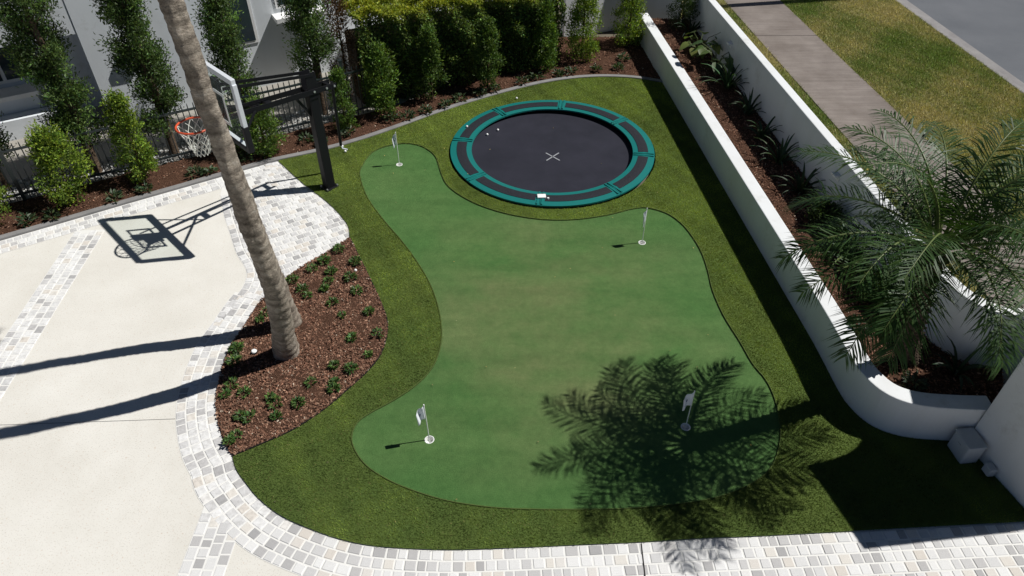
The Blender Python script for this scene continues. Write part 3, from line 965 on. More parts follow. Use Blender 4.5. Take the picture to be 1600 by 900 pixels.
# ------------------------------------------------------------------ basketball hoop
PB = Vector((-2.975, 9.925, 0)); BC = Vector((-3.93, 8.84, 0))
un = Vector((-.70, .714, 0)).normalized()            # along the board
nf = Vector((-.714, -.70, 0)).normalized()           # out of the board, towards the court
hp = thing('basketball_hoop', tuple(PB), 'black in-ground basketball hoop with glass backboard, orange rim and net', 'basketball hoop')
ad = (BC - PB).normalized(); ads = Vector((-ad.y, ad.x, 0)); ang = math.atan2(ad.y, ad.x)
s = Soup(); s.box((PB.x, PB.y, .86), (.16, .125, 1.72), ang); bevel(s.build('post', M['black_metal'], hp), .012)
s = Soup(); s.box((PB.x, PB.y, .022), (.24, .20, .03), ang); bp = bevel(s.build('base_plate', M['black_metal'], hp), .005)
for i in (-1, 1):
    for k in (-1, 1):
        q = PB + ad * (.1 * i) + ads * (.08 * k); s = Soup(); s.tube([(q.x, q.y, .03), (q.x, q.y, .06)], .014, 6); s.build('bolt', M['bolt'], bp)
def at(d, side, z):
    q = PB + ad * d + ads * side
    return (q.x, q.y, z)
L = (BC - PB).length
for sd in (-1, 1):
    s = Soup(); s.bar(at(-.40, .085 * sd, 1.68), at(L - .09, .10 * sd, 1.86), .018, .075); lo_arm = s.build('lower_arm', M['black_metal'], hp)
    s = Soup(); s.bar(at(-.04, .075 * sd, 1.96), at(L - .09, .09 * sd, 2.26), .018, .042); s.build('upper_arm', M['black_metal'], hp)
    for d in (-.36, -.22, 0.0):
        zz = 1.68 + (d + .40) / (L + .31) * .18
        s = Soup(); q0, q1 = Vector(at(d, .085 * sd, zz)), Vector(at(d, .108 * sd, zz)); s.tube([q0, q1], .017, 8); s.build('bolt', M['bolt'], lo_arm)
    s = Soup(); s.bar(at(0, .07 * sd, 1.60), at(0, .07 * sd, 2.0), .014, .17, up=tuple(ad)); s.build('head_plate', M['black_metal'], hp)
    # diagonal stay from the arm to the lower corner of the board
    c = BC + un * (.55 * sd) - nf * .04
    s = Soup(); s.bar(at(L * .55, .09 * sd, 1.80), (c.x, c.y, 1.80), .026, .026); s.build('stay', M['black_metal'], hp)
s = Soup(); s.bar(at(L * .50, -.09, 1.79), at(L * .50, .09, 1.79), .08, .045); s.build('cross_tie', M['black_metal'], hp)
s = Soup(); s.bar(at(-.30, -.085, 1.69), at(-.30, .085, 1.69), .05, .05); s.build('cross_tie', M['black_metal'], hp)
s = Soup(); q = BC - nf * .055; s.bar((q.x, q.y, 1.76), (q.x, q.y, 2.40), .17, .05, up=tuple(nf)); s.build('board_bracket', M['black_metal'], hp)
s = Soup(); s.bar(at(.30, 0, 1.74), at(.02, 0, 1.25), .04, .04); s.build('spring_strut', M['black_metal'], hp)
# crank rod hanging behind the post
q = Vector(at(-.42, -.05, 1.68)); q2 = Vector((q.x - .06, q.y + .12, .52))
s = Soup(); s.tube([q, q2], .024, 8); ck = s.build('crank_rod', M['black_metal'], hp, smooth=True)
s = Soup(); s.tube([q2, q2 + Vector((.02, 0, -.06)), q2 + Vector((.10, -.02, -.07))], .013, 8); s.build('crank_handle', M['silver'], ck)
# board
bb = Soup(); Z0, Z1, HW = 1.66, 2.60, .70
def bpt(u, n_, z):
    q = BC + un * u + nf * n_
    return (q.x, q.y, z)
s = Soup(); s.bar(bpt(-HW, 0, (Z0 + Z1) / 2), bpt(HW, 0, (Z0 + Z1) / 2), .010, Z1 - Z0); board = s.build('backboard', M['glass'], hp)
for a, b in ((bpt(-HW - .02, 0, Z1), bpt(HW + .02, 0, Z1)),):
    s = Soup(); s.bar(a, b, .06, .075); bevel(s.build('frame_rail', M['silver'], board), .006)
s = Soup(); s.bar(bpt(-HW - .02, 0, Z0), bpt(HW + .02, 0, Z0), .055, .055); bevel(s.build('frame_rail', M['silver'], board), .006)
for u in (-HW, HW):
    s = Soup(); s.bar(bpt(u, 0, Z0 + .028), bpt(u, 0, Z1 - .028), .075, .06, up=tuple(nf)); bevel(s.build('frame_rail', M['silver'], board), .006)
    s = Soup(); sg = 1 if u > 0 else -1
    s.bar(bpt(u + .004 * sg, 0, Z0 + .34), bpt(u + .004 * sg, 0, Z0 - .035), .075, .085, up=tuple(nf)); bevel(s.build('edge_pad', M['pad_black'], board), .015)
s = Soup(); s.bar(bpt(-HW - .03, 0, Z0 - .012), bpt(HW + .03, 0, Z0 - .012), .085, .075); bevel(s.build('edge_pad', M['pad_black'], board), .015)
tg = .011
for a, b in ((bpt(-.29, tg, 1.86), bpt(.29, tg, 1.86)), (bpt(-.29, tg, 2.28), bpt(.29, tg, 2.28)), (bpt(-.29, tg, 1.835), bpt(-.29, tg, 2.305)), (bpt(.29, tg, 1.835), bpt(.29, tg, 2.305))):
    s = Soup(); s.bar(a, b, .004, .045) if abs(a[2] - b[2]) < .01 else s.bar(a, b, .045, .004, up=tuple(nf)); s.build('target_line', M['paint_white'], board)
# rim, bracket and net
RZ, RR = 1.88, .2286
RC = BC + nf * (.15 + RR)
s = Soup(); s.tube([(RC.x + RR * math.cos(a), RC.y + RR * math.sin(a), RZ) for a in np.linspace(0, 2 * math.pi, 41)], .014, 8, False); rim = s.build('rim', M['orange'], hp, smooth=True)
s = Soup(); s.bar(bpt(-.12, .03, RZ - .03), bpt(.12, .03, RZ - .03), .02, .16); s.build('rim_plate', M['orange'], rim)
s = Soup(); s.bar(bpt(-.1, .03, RZ), bpt(-.1, .19, RZ), .03, .04); s.bar(bpt(.1, .03, RZ), bpt(.1, .19, RZ), .03, .04)
s.bar(bpt(-.1, .10, RZ), bpt(.1, .10, RZ), .14, .012); s.build('rim_bracket', M['orange'], rim)
s = Soup(); NN = 12
def netp(k, lvl):
    fr = lvl / 6
    r = RR * (1 - .62 * fr ** .8) + (.025 * max(0, fr - .75))
    a = 2 * math.pi * (k + .5 * (lvl % 2)) / NN
    return (RC.x + r * math.cos(a), RC.y + r * math.sin(a), RZ - .005 - .42 * fr)
for lvl in range(6):
    for k in range(NN):
        for dk in (0, 1) if lvl % 2 else (-1, 0):
            s.tube([netp(k, lvl), netp(k + dk, lvl + 1)], .0055, 4, False)
s.build('net', M['net'], hp, smooth=True)

# ------------------------------------------------------------------ palms
def frond(soup_l, soup_r, base_p, az, el0, length, n_leaf, droop, leaf_len, leaf_w, col, vee=.45, curve=1.4, twist=0.0):
    seg = 16
    p = np.array(base_p, float); el = el0
    pts = [p.copy()]; dirs = []
    for i in range(seg):
        t = i / seg
        e = el0 - droop * t ** curve
        a_ = az + twist * t
        d = np.array([math.cos(e) * math.cos(a_), math.cos(e) * math.sin(a_), math.sin(e)])
        p = p + d * length / seg
        pts.append(p.copy()); dirs.append(d)
    dirs.append(dirs[-1]); pts = np.array(pts); dirs = np.array(dirs)
    soup_r.tube([tuple(q) for q in pts], [(.013 + leaf_len * .012) * (1 - .85 * i / seg) for i in range(seg + 1)], 5, False)
    tt = np.linspace(.14, .995, n_leaf)
    for sgn in (-1, 1):
        t = np.clip(tt + RNG.normal(0, .004, n_leaf), .1, 1)
        P = np.column_stack([np.interp(t * seg, np.arange(seg + 1), pts[:, k]) for k in range(3)])
        D = unit(np.column_stack([np.interp(t * seg, np.arange(seg + 1), dirs[:, k]) for k in range(3)]))
        up = np.tile(np.array([0, 0, 1.0]), (n_leaf, 1))
        side = unit(np.cross(D, up)) * sgn
        upn = np.cross(side * sgn, D)
        fwd = .35 + .75 * t[:, None] ** 1.5 + RNG.normal(0, .06, (n_leaf, 1))
        dl = unit(side + D * fwd + upn * (vee * (1 - .5 * t[:, None])) + RNG.normal(0, .17, (n_leaf, 3)))
        ln = leaf_len * np.clip(np.sin(math.pi * (t * .80 + .14)) ** .7, .25, 1) * (1 + RNG.normal(0, .07, n_leaf))
        w = leaf_w * (.8 + .4 * RNG.random(n_leaf))
        ln_, w_ = ln[:, None], w[:, None]
        wd = unit(np.cross(dl, upn)) * w_
        g1 = np.array([0, 0, -1.0]) * ln_ * .05; g2 = np.array([0, 0, -1.0]) * ln_ * .32
        a0, a1 = P - wd * .3, P + wd * .3
        m0, m1 = P + dl * ln_ * .5 + g1 - wd * .5, P + dl * ln_ * .5 + g1 + wd * .5
        tip = P + dl * ln_ + g2
        V = np.stack((a0, a1, m1, m0, tip), 1).reshape(-1, 3)
        i5 = np.arange(n_leaf)[:, None] * 5
        C = np.repeat(vary(col, n_leaf, .18, .08), 5, axis=0)
        nv0 = soup_l.n
        soup_l.v.append(V); soup_l.c.append(C); soup_l.col = True
        soup_l.f.append(i5 + np.array([0, 1, 2, 3]) + nv0); soup_l.f.append(i5 + np.array([3, 2, 4]) + nv0)
        soup_l.n += len(V)

def make_crown(t, heart, n_old, length, leaf_len, leaf_w, n_leaf, spec, col):
    for az, el, ln, dr in spec:
        sl_, sr_ = Soup(), Soup()
        b = (heart[0] + .05 * math.cos(az), heart[1] + .05 * math.sin(az), heart[2] + RNG.normal(0, .04))
        frond(sl_, sr_, b, az, el, ln * length, n_leaf, dr, leaf_len, leaf_w, col, twist=RNG.normal(0, .15))
        f_ = sl_.build('frond', M['palm_leaf'], t)
        sr_.build('rachis', M['rachis'], f_, smooth=True)

# pygmy date palm in the planter
pt_ = [(4.60, 5.70, .42), (4.43, 5.60, .72), (4.27, 5.47, 1.12), (4.11, 5.34, 1.62), (3.94, 5.22, 2.15), (3.86, 5.15, 2.48)]
pp_ = thing('palm_tree', (4.60, 5.70, .45), 'short feathery palm growing in the white walled planter at right', 'palm tree')
cl = cr(pt_, 10)
s = Soup()
rad = []
for i in range(len(cl)):
    t_ = i / (len(cl) - 1)
    rad.append((.098 - .012 * t_ + (.03 * max(0, t_ - .8) * 5)) * (1 + .10 * (i % 2)))
s.tube(cl, rad, 16); s.build('trunk', M['palm_bark_small'], pp_, smooth=True)
# old leaf-base pegs
pg = Soup()
for i in range(2, len(cl) - 1):
    c_ = Vector(cl[i]); up_ = (Vector(cl[i + 1]) - Vector(cl[i - 1])).normalized()
    for k in range(7):
        a = k * .8976 + i * .45
        d = Vector((math.cos(a), math.sin(a), 0))
        pg.tube([c_ + d * (rad[i] * .8), c_ + d * (rad[i] + .022) + up_ * .035], [.020, .009], 5)
tag(pg.build('leaf_scars', M['palm_bark_small'], pp_), kind='stuff')
spec = []
for i in range(34):
    lvl = i / 33
    az = i * 2.399 + RNG.normal(0, .12)
    el = R(78) - lvl * R(88) + RNG.normal(0, .08)
    spec.append((az, el, .82 + .18 * math.sin(math.pi * min(1, lvl + .25)) + RNG.normal(0, .05), R(62) + R(25) * (1 - lvl) + RNG.normal(0, .12)))
make_crown(pp_, (3.86, 5.15, 2.54), 0, 1.54, .38, .0122, 62, spec, (.034, .070, .017))

# two tall palms in the mulch bed, crowns above the frame
def tall_palm(name, path, r0, r1, label, seed):
    t = thing(name, path[0], label, 'palm tree', 'tall palms in the mulch bed')
    cl = cr(path, 14)
    cl3 = resample(cl, .012) if False else np.array(cl)
    d = np.concatenate(([0], np.cumsum(np.linalg.norm(np.diff(cl3, axis=0), axis=1))))
    n = int(d[-1] / .028)
    q = np.linspace(0, d[-1], n)
    C3 = np.column_stack([np.interp(q, d, cl3[:, k]) for k in range(3)])
    rr = random.Random(seed)
    ring_phase, rad, nxt, tones, rt = 0, [], .1, [], 1.0
    for i, x in enumerate(q):
        f = x / d[-1]
        b = r0 + (r1 - r0) * min(1, f * 2.6) + .045 * math.exp(-x * 4.5)
        ring_phase += .028
        if ring_phase > nxt:
            ring_phase = 0; nxt = rr.uniform(.07, .15); rt = rr.uniform(.82, 1.12)
        tones.append(rt * (.62 if ring_phase < .02 else (.8 if ring_phase < .045 else 1.0)))
        rad.append(b * (1.05 - .09 * (ring_phase / nxt) - (.05 if ring_phase == 0 else 0)))
    sp = Soup(); sp.tube([tuple(p) for p in C3], rad, 26)
    V = sp.v[0]
    th = np.tile(np.arange(26) * 2 * math.pi / 26, len(C3)); zz = np.repeat(q, 26)
    w_ = .006 * np.sin(3 * th + 5 * zz + seed) + .005 * np.sin(5 * th - 9 * zz) + .004 * np.sin(9 * th + 31 * zz) + .010 * np.exp(-zz * 5) * np.sin(6 * th + seed)
    cc = np.repeat(C3, 26, axis=0)
    V += unit(V[:len(cc)] - cc) * w_[:, None] + RNG.normal(0, .002, V.shape)
    tone = np.repeat(np.array(tones), 26)[:, None] * np.ones((1, 3))
    sp.c = [tone, np.full((27, 3), .8), np.full((27, 3), .8)]; sp.col = True
    tr_ = sp.build('trunk', M['palm_bark'], t, smooth=True)
    spec = [(k * 2.399, R(70) - R(95) * k / 19, 1.0, R(70)) for k in range(20)]
    make_crown(t, tuple(C3[-1]), 0, 2.3, .55, .03, 36, spec, (.035, .06, .02))
    return t
tall_palm('palm_tree', [(-2.82, 6.25, -.02), (-2.74, 6.12, .45), (-2.61, 5.94, 1.3), (-2.57, 5.75, 2.15), (-2.55, 5.60, 3.35), (-2.56, 5.51, 4.4), (-2.58, 5.42, 6.2), (-2.65, 5.3, 8.6)], .136, .086, 'tall bare palm trunk in front, rising from the mulch bed', 3)
tall_palm('palm_tree', [(-2.88, 6.76, -.02), (-2.87, 6.66, .6), (-2.88, 6.60, 1.25), (-2.92, 6.60, 1.7), (-2.95, 6.57, 2.55), (-2.99, 6.50, 3.45), (-2.98, 6.43, 4.45), (-2.95, 6.35, 6.0), (-2.92, 6.3, 8.3)], .118, .072, 'second palm trunk almost hidden behind the front palm trunk', 9)

# ------------------------------------------------------------------ small plants in the palm bed
ONES = 'first second third fourth fifth sixth seventh eighth ninth tenth eleventh twelfth thirteenth fourteenth fifteenth sixteenth seventeenth eighteenth nineteenth'.split()
TENS = {20: ('twentieth', 'twenty'), 30: ('thirtieth', 'thirty'), 40: ('fortieth', 'forty')}
def nth(k):
    if k < 20: return ONES[k - 1]
    t_ = k // 10 * 10
    return TENS[t_][0] if k == t_ else TENS[t_][1] + ' ' + ONES[k - t_ - 1]
def tuft(name, x, y, z, r, label, cat, group, n=60, col=(.030, .058, .016), leafl=.06):
    t = thing(name, (x, y, z), label, cat, group)
    s = Soup()
    a = RNG.random(n) * 6.283; rr = r * np.sqrt(RNG.random(n))
    P = np.column_stack((x + rr * np.cos(a) * .75, y + rr * np.sin(a) * .75, z + .02 + r * .75 * RNG.random(n) * (1 - .5 * (rr / r) ** 2)))
    D = np.column_stack((np.cos(a), np.sin(a), .2 + .9 * RNG.random(n))) + RNG.normal(0, .35, (n, 3))
    N = unit(np.array([0, 0, 1.0]) + RNG.normal(0, .5, (n, 3)))
    leaf_soup(s, P, D, N, leafl * (.7 + .6 * RNG.random(n)), leafl * .5, vary(col, n, .35, .15))
    s.build('foliage', M['leaf'], t)
    s = Soup()
    for k in range(4):
        b = k * 1.57 + RNG.random(); s.tube([(x, y, z - .02), (x + r * .5 * math.cos(b), y + r * .5 * math.sin(b), z + r * .6)], [.006, .003], 4, False)
    s.build('stem', M['twig'], t)
    return t
bp_px = [(-2.52, 8.23), (-2.68, 7.98), (-2.81, 7.79), (-2.53, 7.74), (-2.53, 7.53), (-2.56, 7.38), (-2.86, 7.36), (-2.76, 7.24), (-2.23, 7.95), (-2.24, 7.61), (-2.11, 7.33), (-2.39, 7.1), (-2.22, 6.86), (-1.88, 6.92), (-2.03, 6.44), (-1.71, 6.5), (-1.78, 6.15), (-2.17, 5.97), (-1.95, 5.91), (-2.12, 5.71), (-2.1, 5.6), (-2.39, 5.69), (-2.47, 5.38), (-2.74, 5.38), (-2.68, 5.19), (-2.82, 5.47), (-3.32, 5.66), (-3.14, 5.53), (-3.09, 5.19), (-2.98, 5.17), (-3.06, 4.94), (-3.11, 4.84), (-3.43, 6.25), (-3.4, 6.04), (-3.28, 6.77), (-3.03, 7.56), (-3.36, 5.51), (-3.25, 6.91)]
bp_px.sort(key=lambda p: -p[1])
nb_ = 0
for (x, y) in bp_px:
    r = .045 + .055 * RNG.random()
    if min(math.hypot(x + 2.8, y - 6.2), math.hypot(x + 2.8, y - 6.75)) < .26: continue
    nb_ += 1
    tuft('ground_cover_plant', x, y, .03, r, 'small dark green plant in the palm bed, %s from its far tip' % nth(nb_), 'plant', 'ground cover plants in the palm bed', int(30 + 900 * r * RNG.random()), col=(.072, .135, .034), leafl=.046)
t = thing('garden_light', (-3.20, 6.20, .03), 'small white topped garden light in the mulch beside the palm shadow', 'light')
s = Soup(); s.tube([(-3.20, 6.20, 0), (-3.20, 6.20, .07)], [.03, .038], 12); s.build('body', M['black_metal'], t)
s = Soup(); s.tube([(-3.20, 6.20, .07), (-3.20, 6.20, .082)], [.036, .028], 14); s.build('lens', M['white'], t)

# ------------------------------------------------------------------ far bed: shrubs, small plants, hedge
def shrub(name, x, y, h, r, label, group, n, col, cat='shrub', top=.28, leafl=.05, z=.02, belly=.3, core=True):
    """conical to rounded shrub: leaf clumps set through its volume, with twigs"""
    t = thing(name, (x, y, z), label, cat, group)
    s = Soup()
    nc = int(45 + h * 32)
    cz = RNG.random(nc) ** .85
    prof = np.where(cz < belly, .62 + .38 * cz / belly, 1 - (1 - top) * ((cz - belly) / (1 - belly)) ** 1.1)
    ca = RNG.random(nc) * 6.283
    cr_ = r * prof * (.40 + .60 * RNG.random(nc) ** .5) * (1 + RNG.normal(0, .22, nc))
    CX = np.column_stack((x + cr_ * np.cos(ca), y + cr_ * np.sin(ca), z + .06 + cz * (h - .12)))
    k = RNG.integers(0, nc, n)
    off = RNG.normal(0, 1, (n, 3)) * np.array([.055, .055, .06]) * (r / .35) ** .6
    P = CX[k] + off
    P[:, 2] = np.maximum(P[:, 2], z + .02)
    out = unit(np.column_stack((P[:, 0] - x, P[:, 1] - y, np.full(n, .12))))
    D = unit(out * .7 + np.array([0, 0, .45]) + RNG.normal(0, .55, (n, 3)))
    N = unit(out * .5 + np.array([0, 0, .7]) + RNG.normal(0, .45, (n, 3)))
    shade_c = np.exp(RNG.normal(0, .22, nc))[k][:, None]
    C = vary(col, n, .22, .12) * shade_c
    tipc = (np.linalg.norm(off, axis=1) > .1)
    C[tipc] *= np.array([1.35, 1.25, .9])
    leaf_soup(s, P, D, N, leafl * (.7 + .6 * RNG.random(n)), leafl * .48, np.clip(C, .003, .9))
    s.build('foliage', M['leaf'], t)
    s = Soup()
    s.tube([(x, y, z - .05), (x + .01, y, z + h * .5), (x, y + .01, z + h * .9)], [.022, .016, .006], 6)
    for q in range(10):
        a = q * 2.4; zz = z + h * (.1 + .07 * q)
        s.tube([(x, y, zz), (x + r * .6 * math.cos(a), y + r * .6 * math.sin(a), zz + .12)], [.008, .003], 4, False)
    s.build('stem', M['twig'], t)
    return t
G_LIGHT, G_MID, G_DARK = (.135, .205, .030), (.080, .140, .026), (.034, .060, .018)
GS = 'bushy shrubs along the far bed'
shrub('shrub', -7.98, 9.02, .9, .28, 'bright green bushy shrub cut off by the left edge of the picture', GS, 3800, G_LIGHT)
shrub('shrub', -6.92, 9.52, 1.28, .36, 'widest bright green shrub, left of the two fence shrubs beside the paved kerb', GS, 6500, G_LIGHT)
shrub('shrub', -6.02, 10.08, 1.62, .25, 'tall narrow bright green shrub under the basketball net', GS, 6000, G_LIGHT)
shrub('shrub', -4.28, 11.02, .98, .32, 'short round green shrub seen between palm trunk and hoop post', GS, 4200, G_MID)
shrub('shrub', -4.85, 10.95, .95, .26, 'small green shrub seen through the glass backboard', GS, 3000, G_MID)
shrub('shrub', -3.02, 11.78, 1.15, .20, 'thin green shrub right behind the hoop crank rod', GS, 2600, G_MID)
shrub('shrub', -2.40, 12.38, 1.38, .31, 'conical green shrub nearest the far left golf flag', GS, 5500, G_MID)
shrub('shrub', -1.55, 12.98, 1.45, .24, 'conical shrub second right of the hoop along the hedge', GS, 4800, (.070, .120, .026))
shrub('shrub', -.48, 13.42, 1.42, .25, 'conical shrub before the dark hedge directly behind the trampoline', GS, 4800, (.070, .120, .026))
shrub('shrub', .68, 14.25, 1.42, .25, 'conical shrub at the right end of the hedge next to the pale wall', GS, 4600, G_MID)
shrub('shrub', 1.48, 14.85, 1.50, .36, 'bright conical shrub in front of the pale end wall', GS, 5600, G_LIGHT)
shrub('shrub', 2.55, 15.55, 1.35, .33, 'bright conical shrub in the corner beside the planter wall', GS, 5200, G_LIGHT)
GP = 'small leafy plants at the front of the far bed'
for k, (x, y) in enumerate([(-7.38, 8.92), (-7.05, 9.02), (-6.30, 9.52), (-5.92, 9.78), (-5.25, 10.25), (-5.05, 10.32), (-4.55, 10.72), (-3.65, 11.35), (-3.35, 11.25), (-2.95, 11.6), (-2.25, 12.12), (-1.95, 12.2), (-1.62, 12.42), (-1.25, 12.66), (-1.02, 12.92), (-.62, 13.12), (-.35, 13.30), (.22, 13.66), (.52, 13.86), (.95, 14.02), (1.22, 14.08), (1.75, 14.22), (2.2, 14.3), (2.35, 14.75)]):
    tuft('bedding_plant', x, y, .03, .10 + .05 * RNG.random(), 'small grey green plant behind the far kerb, %s from the left' % nth(k + 1), 'plant', GP, 45, (.045, .07, .03), .085)

# long clipped hedge
def hedge(A, B, depth, h0, h1, label):
    A, B = np.array(A), np.array(B)
    t = thing('hedge', (*((A + B) / 2), 0), label, 'hedge')
    L_ = np.linalg.norm(B - A); e = (B - A) / L_; nb = np.array([-e[1], e[0]])
    n = 60000
    s = Soup()
    f = RNG.random(n)
    u = RNG.random(n) * L_
    h = h0 + (h1 - h0) * u / L_
    side = f < .55
    v = np.where(side, np.abs(RNG.normal(0, .07, n)), RNG.random(n) * depth)
    zz = np.where(side, RNG.random(n) ** .75 * h, h - np.abs(RNG.normal(0, .06, n)))
    lump = .07 * np.sin(u * 5.1) + .06 * np.sin(u * 11.3 + zz * 6) + .05 * np.sin(zz * 9 + u * 3)
    v = v + np.where(side, lump, 0); zz = zz + np.where(side, 0, lump * .8 + .05 * np.sin(v * 13 + u * 7))
    P = np.column_stack((A[0] + e[0] * u + nb[0] * v, A[1] + e[1] * u + nb[1] * v, np.maximum(zz, .05)))
    out = np.where(side[:, None], np.array([-nb[0], -nb[1], .25]), np.array([0, 0, 1.0]))
    D = unit(out * .6 + RNG.normal(0, .6, (n, 3)) + np.array([0, 0, .2])); N = unit(out * .5 + np.array([0, 0, .5]) + RNG.normal(0, .5, (n, 3)))
    sunlit_top = np.clip((zz - h + .22) / .25, 0, 1)[:, None]  # leaf colour turns brighter and yellower near the top, imitating sunlight there
    C = vary((.100, .148, .036), n, .6, .15) * (1 - sunlit_top) + vary((.34, .37, .045), n, .25, .12) * sunlit_top
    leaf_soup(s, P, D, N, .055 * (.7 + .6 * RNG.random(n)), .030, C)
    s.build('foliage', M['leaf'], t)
    s = Soup()
    cA, cB = A + nb * .22, B + nb * .22; q = [tuple(cA), tuple(cB), tuple(cB + nb * (depth - .35)), tuple(cA + nb * (depth - .35))]
    s.prism(q, 0, h1 - .28); s.build('inner_growth', M['twig'], t)
    for k in range(9):
        c_ = A + e * (L_ * (k + .5) / 9) + nb * .16
        s = Soup(); s.tube([(c_[0], c_[1], -.02), (c_[0] + .04, c_[1], .5), (c_[0], c_[1] + .03, 1.1)], [.035, .03, .02], 6); s.build('trunk', M['tree_bark'], t)
hedge((-2.75, 12.62), (1.05, 14.72), .95, 1.80, 1.52, 'tall dark clipped hedge with sunlit yellow green top behind the trampoline')
shrub('copper_shrub', -3.15, 12.95, 2.1, .36, 'copper brown leaved bush at the left end of the hedge', None, 3800, (.075, .042, .022), leafl=.045)

# columnar trees behind the fence
def tall_tree(x, y, h, r, label, n=28000, lean=(0, 0), bare=0.55):
    t = thing('columnar_tree', (x, y, 0), label, 'tree', 'columnar trees behind the fence')
    tp = [(x, y, -.03), (x + .03 + lean[0] * .3, y, h * .3), (x - .02 + lean[0] * .6, y + .03, h * .6), (x + lean[0], y + lean[1], h)]
    s = Soup(); cl = cr(tp, 8); s.tube(cl, [.085 * (1 - .8 * i / (len(cl) - 1)) for i in range(len(cl))], 10); s.build('trunk', M['tree_bark'], t, smooth=True)
    nb = 95
    lb = Soup(); ends = []
    for k in range(nb):
        f = (bare + (h - bare) * (k + RNG.random()) / nb) / h
        c_ = np.array([np.interp(f * (len(cl) - 1), np.arange(len(cl)), [q[i] for q in cl]) for i in range(3)])
        a = RNG.random() * 6.283; rl = r * (.45 + .65 * RNG.random()) * (1 - .35 * f)
        e = c_ + np.array([rl * math.cos(a), rl * math.sin(a), .18 + .2 * RNG.random()])
        lb.tube([tuple(c_), tuple((c_ + e) / 2 + np.array([0, 0, -.03])), tuple(e)], [.014, .010, .004], 4, False)
        ends.append((c_, e))
    lb.build('limbs', M['tree_bark'], t)
    E0 = np.array([q[0] for q in ends]); E1 = np.array([q[1] for q in ends])
    k = RNG.integers(0, nb, n); w = .35 + .75 * RNG.random((n, 1)) ** .7
    P = E0[k] * (1 - w) + E1[k] * w + RNG.normal(0, .075, (n, 3))
    out = unit(E1[k] - E0[k])
    D = unit(out * .6 + RNG.normal(0, .7, (n, 3)) + np.array([0, 0, .25])); N = unit(RNG.normal(0, .6, (n, 3)) + np.array([0, 0, .8]))
    C = vary((.072, .120, .030), n, .3, .12) * np.exp(RNG.normal(0, .4, nb))[k][:, None]
    s = Soup(); leaf_soup(s, P, D, N, .058 * (.6 + .7 * RNG.random(n)), .022, C); s.build('crown', M['leaf'], t)
tall_tree(-6.98, 10.42, 4.6, .44, 'leftmost dark columnar tree in front of the grey house')
tall_tree(-5.88, 11.0, 4.4, .40, 'dark columnar tree behind the fence next to the basketball rim')
tall_tree(-4.75, 11.65, 4.0, .32, 'dark columnar tree behind the basketball backboard', 18000)
tall_tree(-3.55, 12.42, 4.6, .36, 'dark columnar tree with bare trunk behind the hoop post', 20000, bare=.9)
tall_tree(-8.25, 9.9, 3.2, .40, 'dark leafy tree at the extreme left edge behind the fence', 20000)

# ------------------------------------------------------------------ pool-type fence
fen = thing('metal_fence', (*fence_pt(0), 0), 'dark metal picket fence running behind the far mulch bed', 'fence')
S0, S1 = -3.6, 5.9
proto_p = None
fang = math.atan2(FENCE_D.y, FENCE_D.x)
def fence_part(name, me, s_, z=0):
    o = bpy.data.objects.new(name, me); COL.objects.link(o)
    x, y = fence_pt(s_); o.location = (x, y, z); o.rotation_euler.z = fang
    put(o, fen); return o
pk = Soup(); pk.box((0, 0, .50), (.016, .016, .92)); pk.add([(-.008, -.008, .96), (.008, -.008, .96), (.008, .008, .96), (-.008, .008, .96), (0, 0, 1.0)], [(0, 1, 4), (1, 2, 4), (2, 3, 4), (3, 0, 4)])
o = pk.build('picket', M['fence_metal']); me_p = o.data; bpy.data.objects.remove(o)
po = Soup(); po.box((0, 0, .54), (.055, .055, 1.18)); po.box((0, 0, 1.14), (.065, .065, .02))
o = po.build('fence_post', M['fence_metal']); me_o = o.data; bpy.data.objects.remove(o)
s_ = S0; i = 0
while s_ < S1:
    if i % 19 == 0: fence_part('post', me_o, s_)
    else: fence_part('picket', me_p, s_)
    s_ += .095; i += 1
for z in (.14, .88):
    s = Soup(); a, b = fence_pt(S0), fence_pt(S1); s.bar((*a, z), (*b, z), .034, .03); s.build('rail', M['fence_metal'], fen)

# ------------------------------------------------------------------ neighbour's house
HO = Vector((-7.35, 11.99, 0)); he = Vector((FENCE_D.x, FENCE_D.y, 0)); hn = Vector((FENCE_D.y, -FENCE_D.x, 0))
def hp_(s_, out, z):
    q = HO + he * s_ + hn * out
    return (q.x, q.y, z)
def hbox(s0, s1, o0, o1, z0, z1):
    s = Soup()
    q = [hp_(s0, o0, 0), hp_(s1, o0, 0), hp_(s1, o1, 0), hp_(s0, o1, 0)]
    s.prism([(a[0], a[1]) for a in q][::-1], z0, z1)
    return s
ho = thing('house', tuple(HO), 'grey rendered two storey house behind the fence at top left', 'house')
def hpart(name, material, *a, bev=.006, parent=None):
    return bevel(hbox(*a).build(name, material, parent or ho), bev, 1)
hpart('wall', M['house_wall'], 0.0, 1.55, -.40, 0.0, -.05, 5.6)              # fin right of the recess
hpart('wall', M['house_wall'], 1.55, 9.2, -.62, -.22, -.05, 5.6)            # main front
hpart('wall', M['house_wall'], -6.0, 0.0, -1.35, -.95, -.05, 5.6)           # back of the recess
hpart('lintel', M['house_wall'], -6.0, -.003, -.95, -.01, 1.72, 5.6)
hpart('side_wall', M['house_wall'], 9.2, 9.5, -6, -.22, -.05, 5.6)
hpart('side_wall', M['house_wall'], -6.3, -6.003, -6, 0, -.05, 5.6)
hpart('ledge', M['trim_white'], -6.0, -.95, -.94, -.52, .62, .70)
hpart('low_wall', M['house_wall'], -6.0, -1.0, -.93, -.60, -.05, .618)
hpart('low_wall', M['house_wall'], -6.0, -.80, -.58, -.30, -.05, .36)
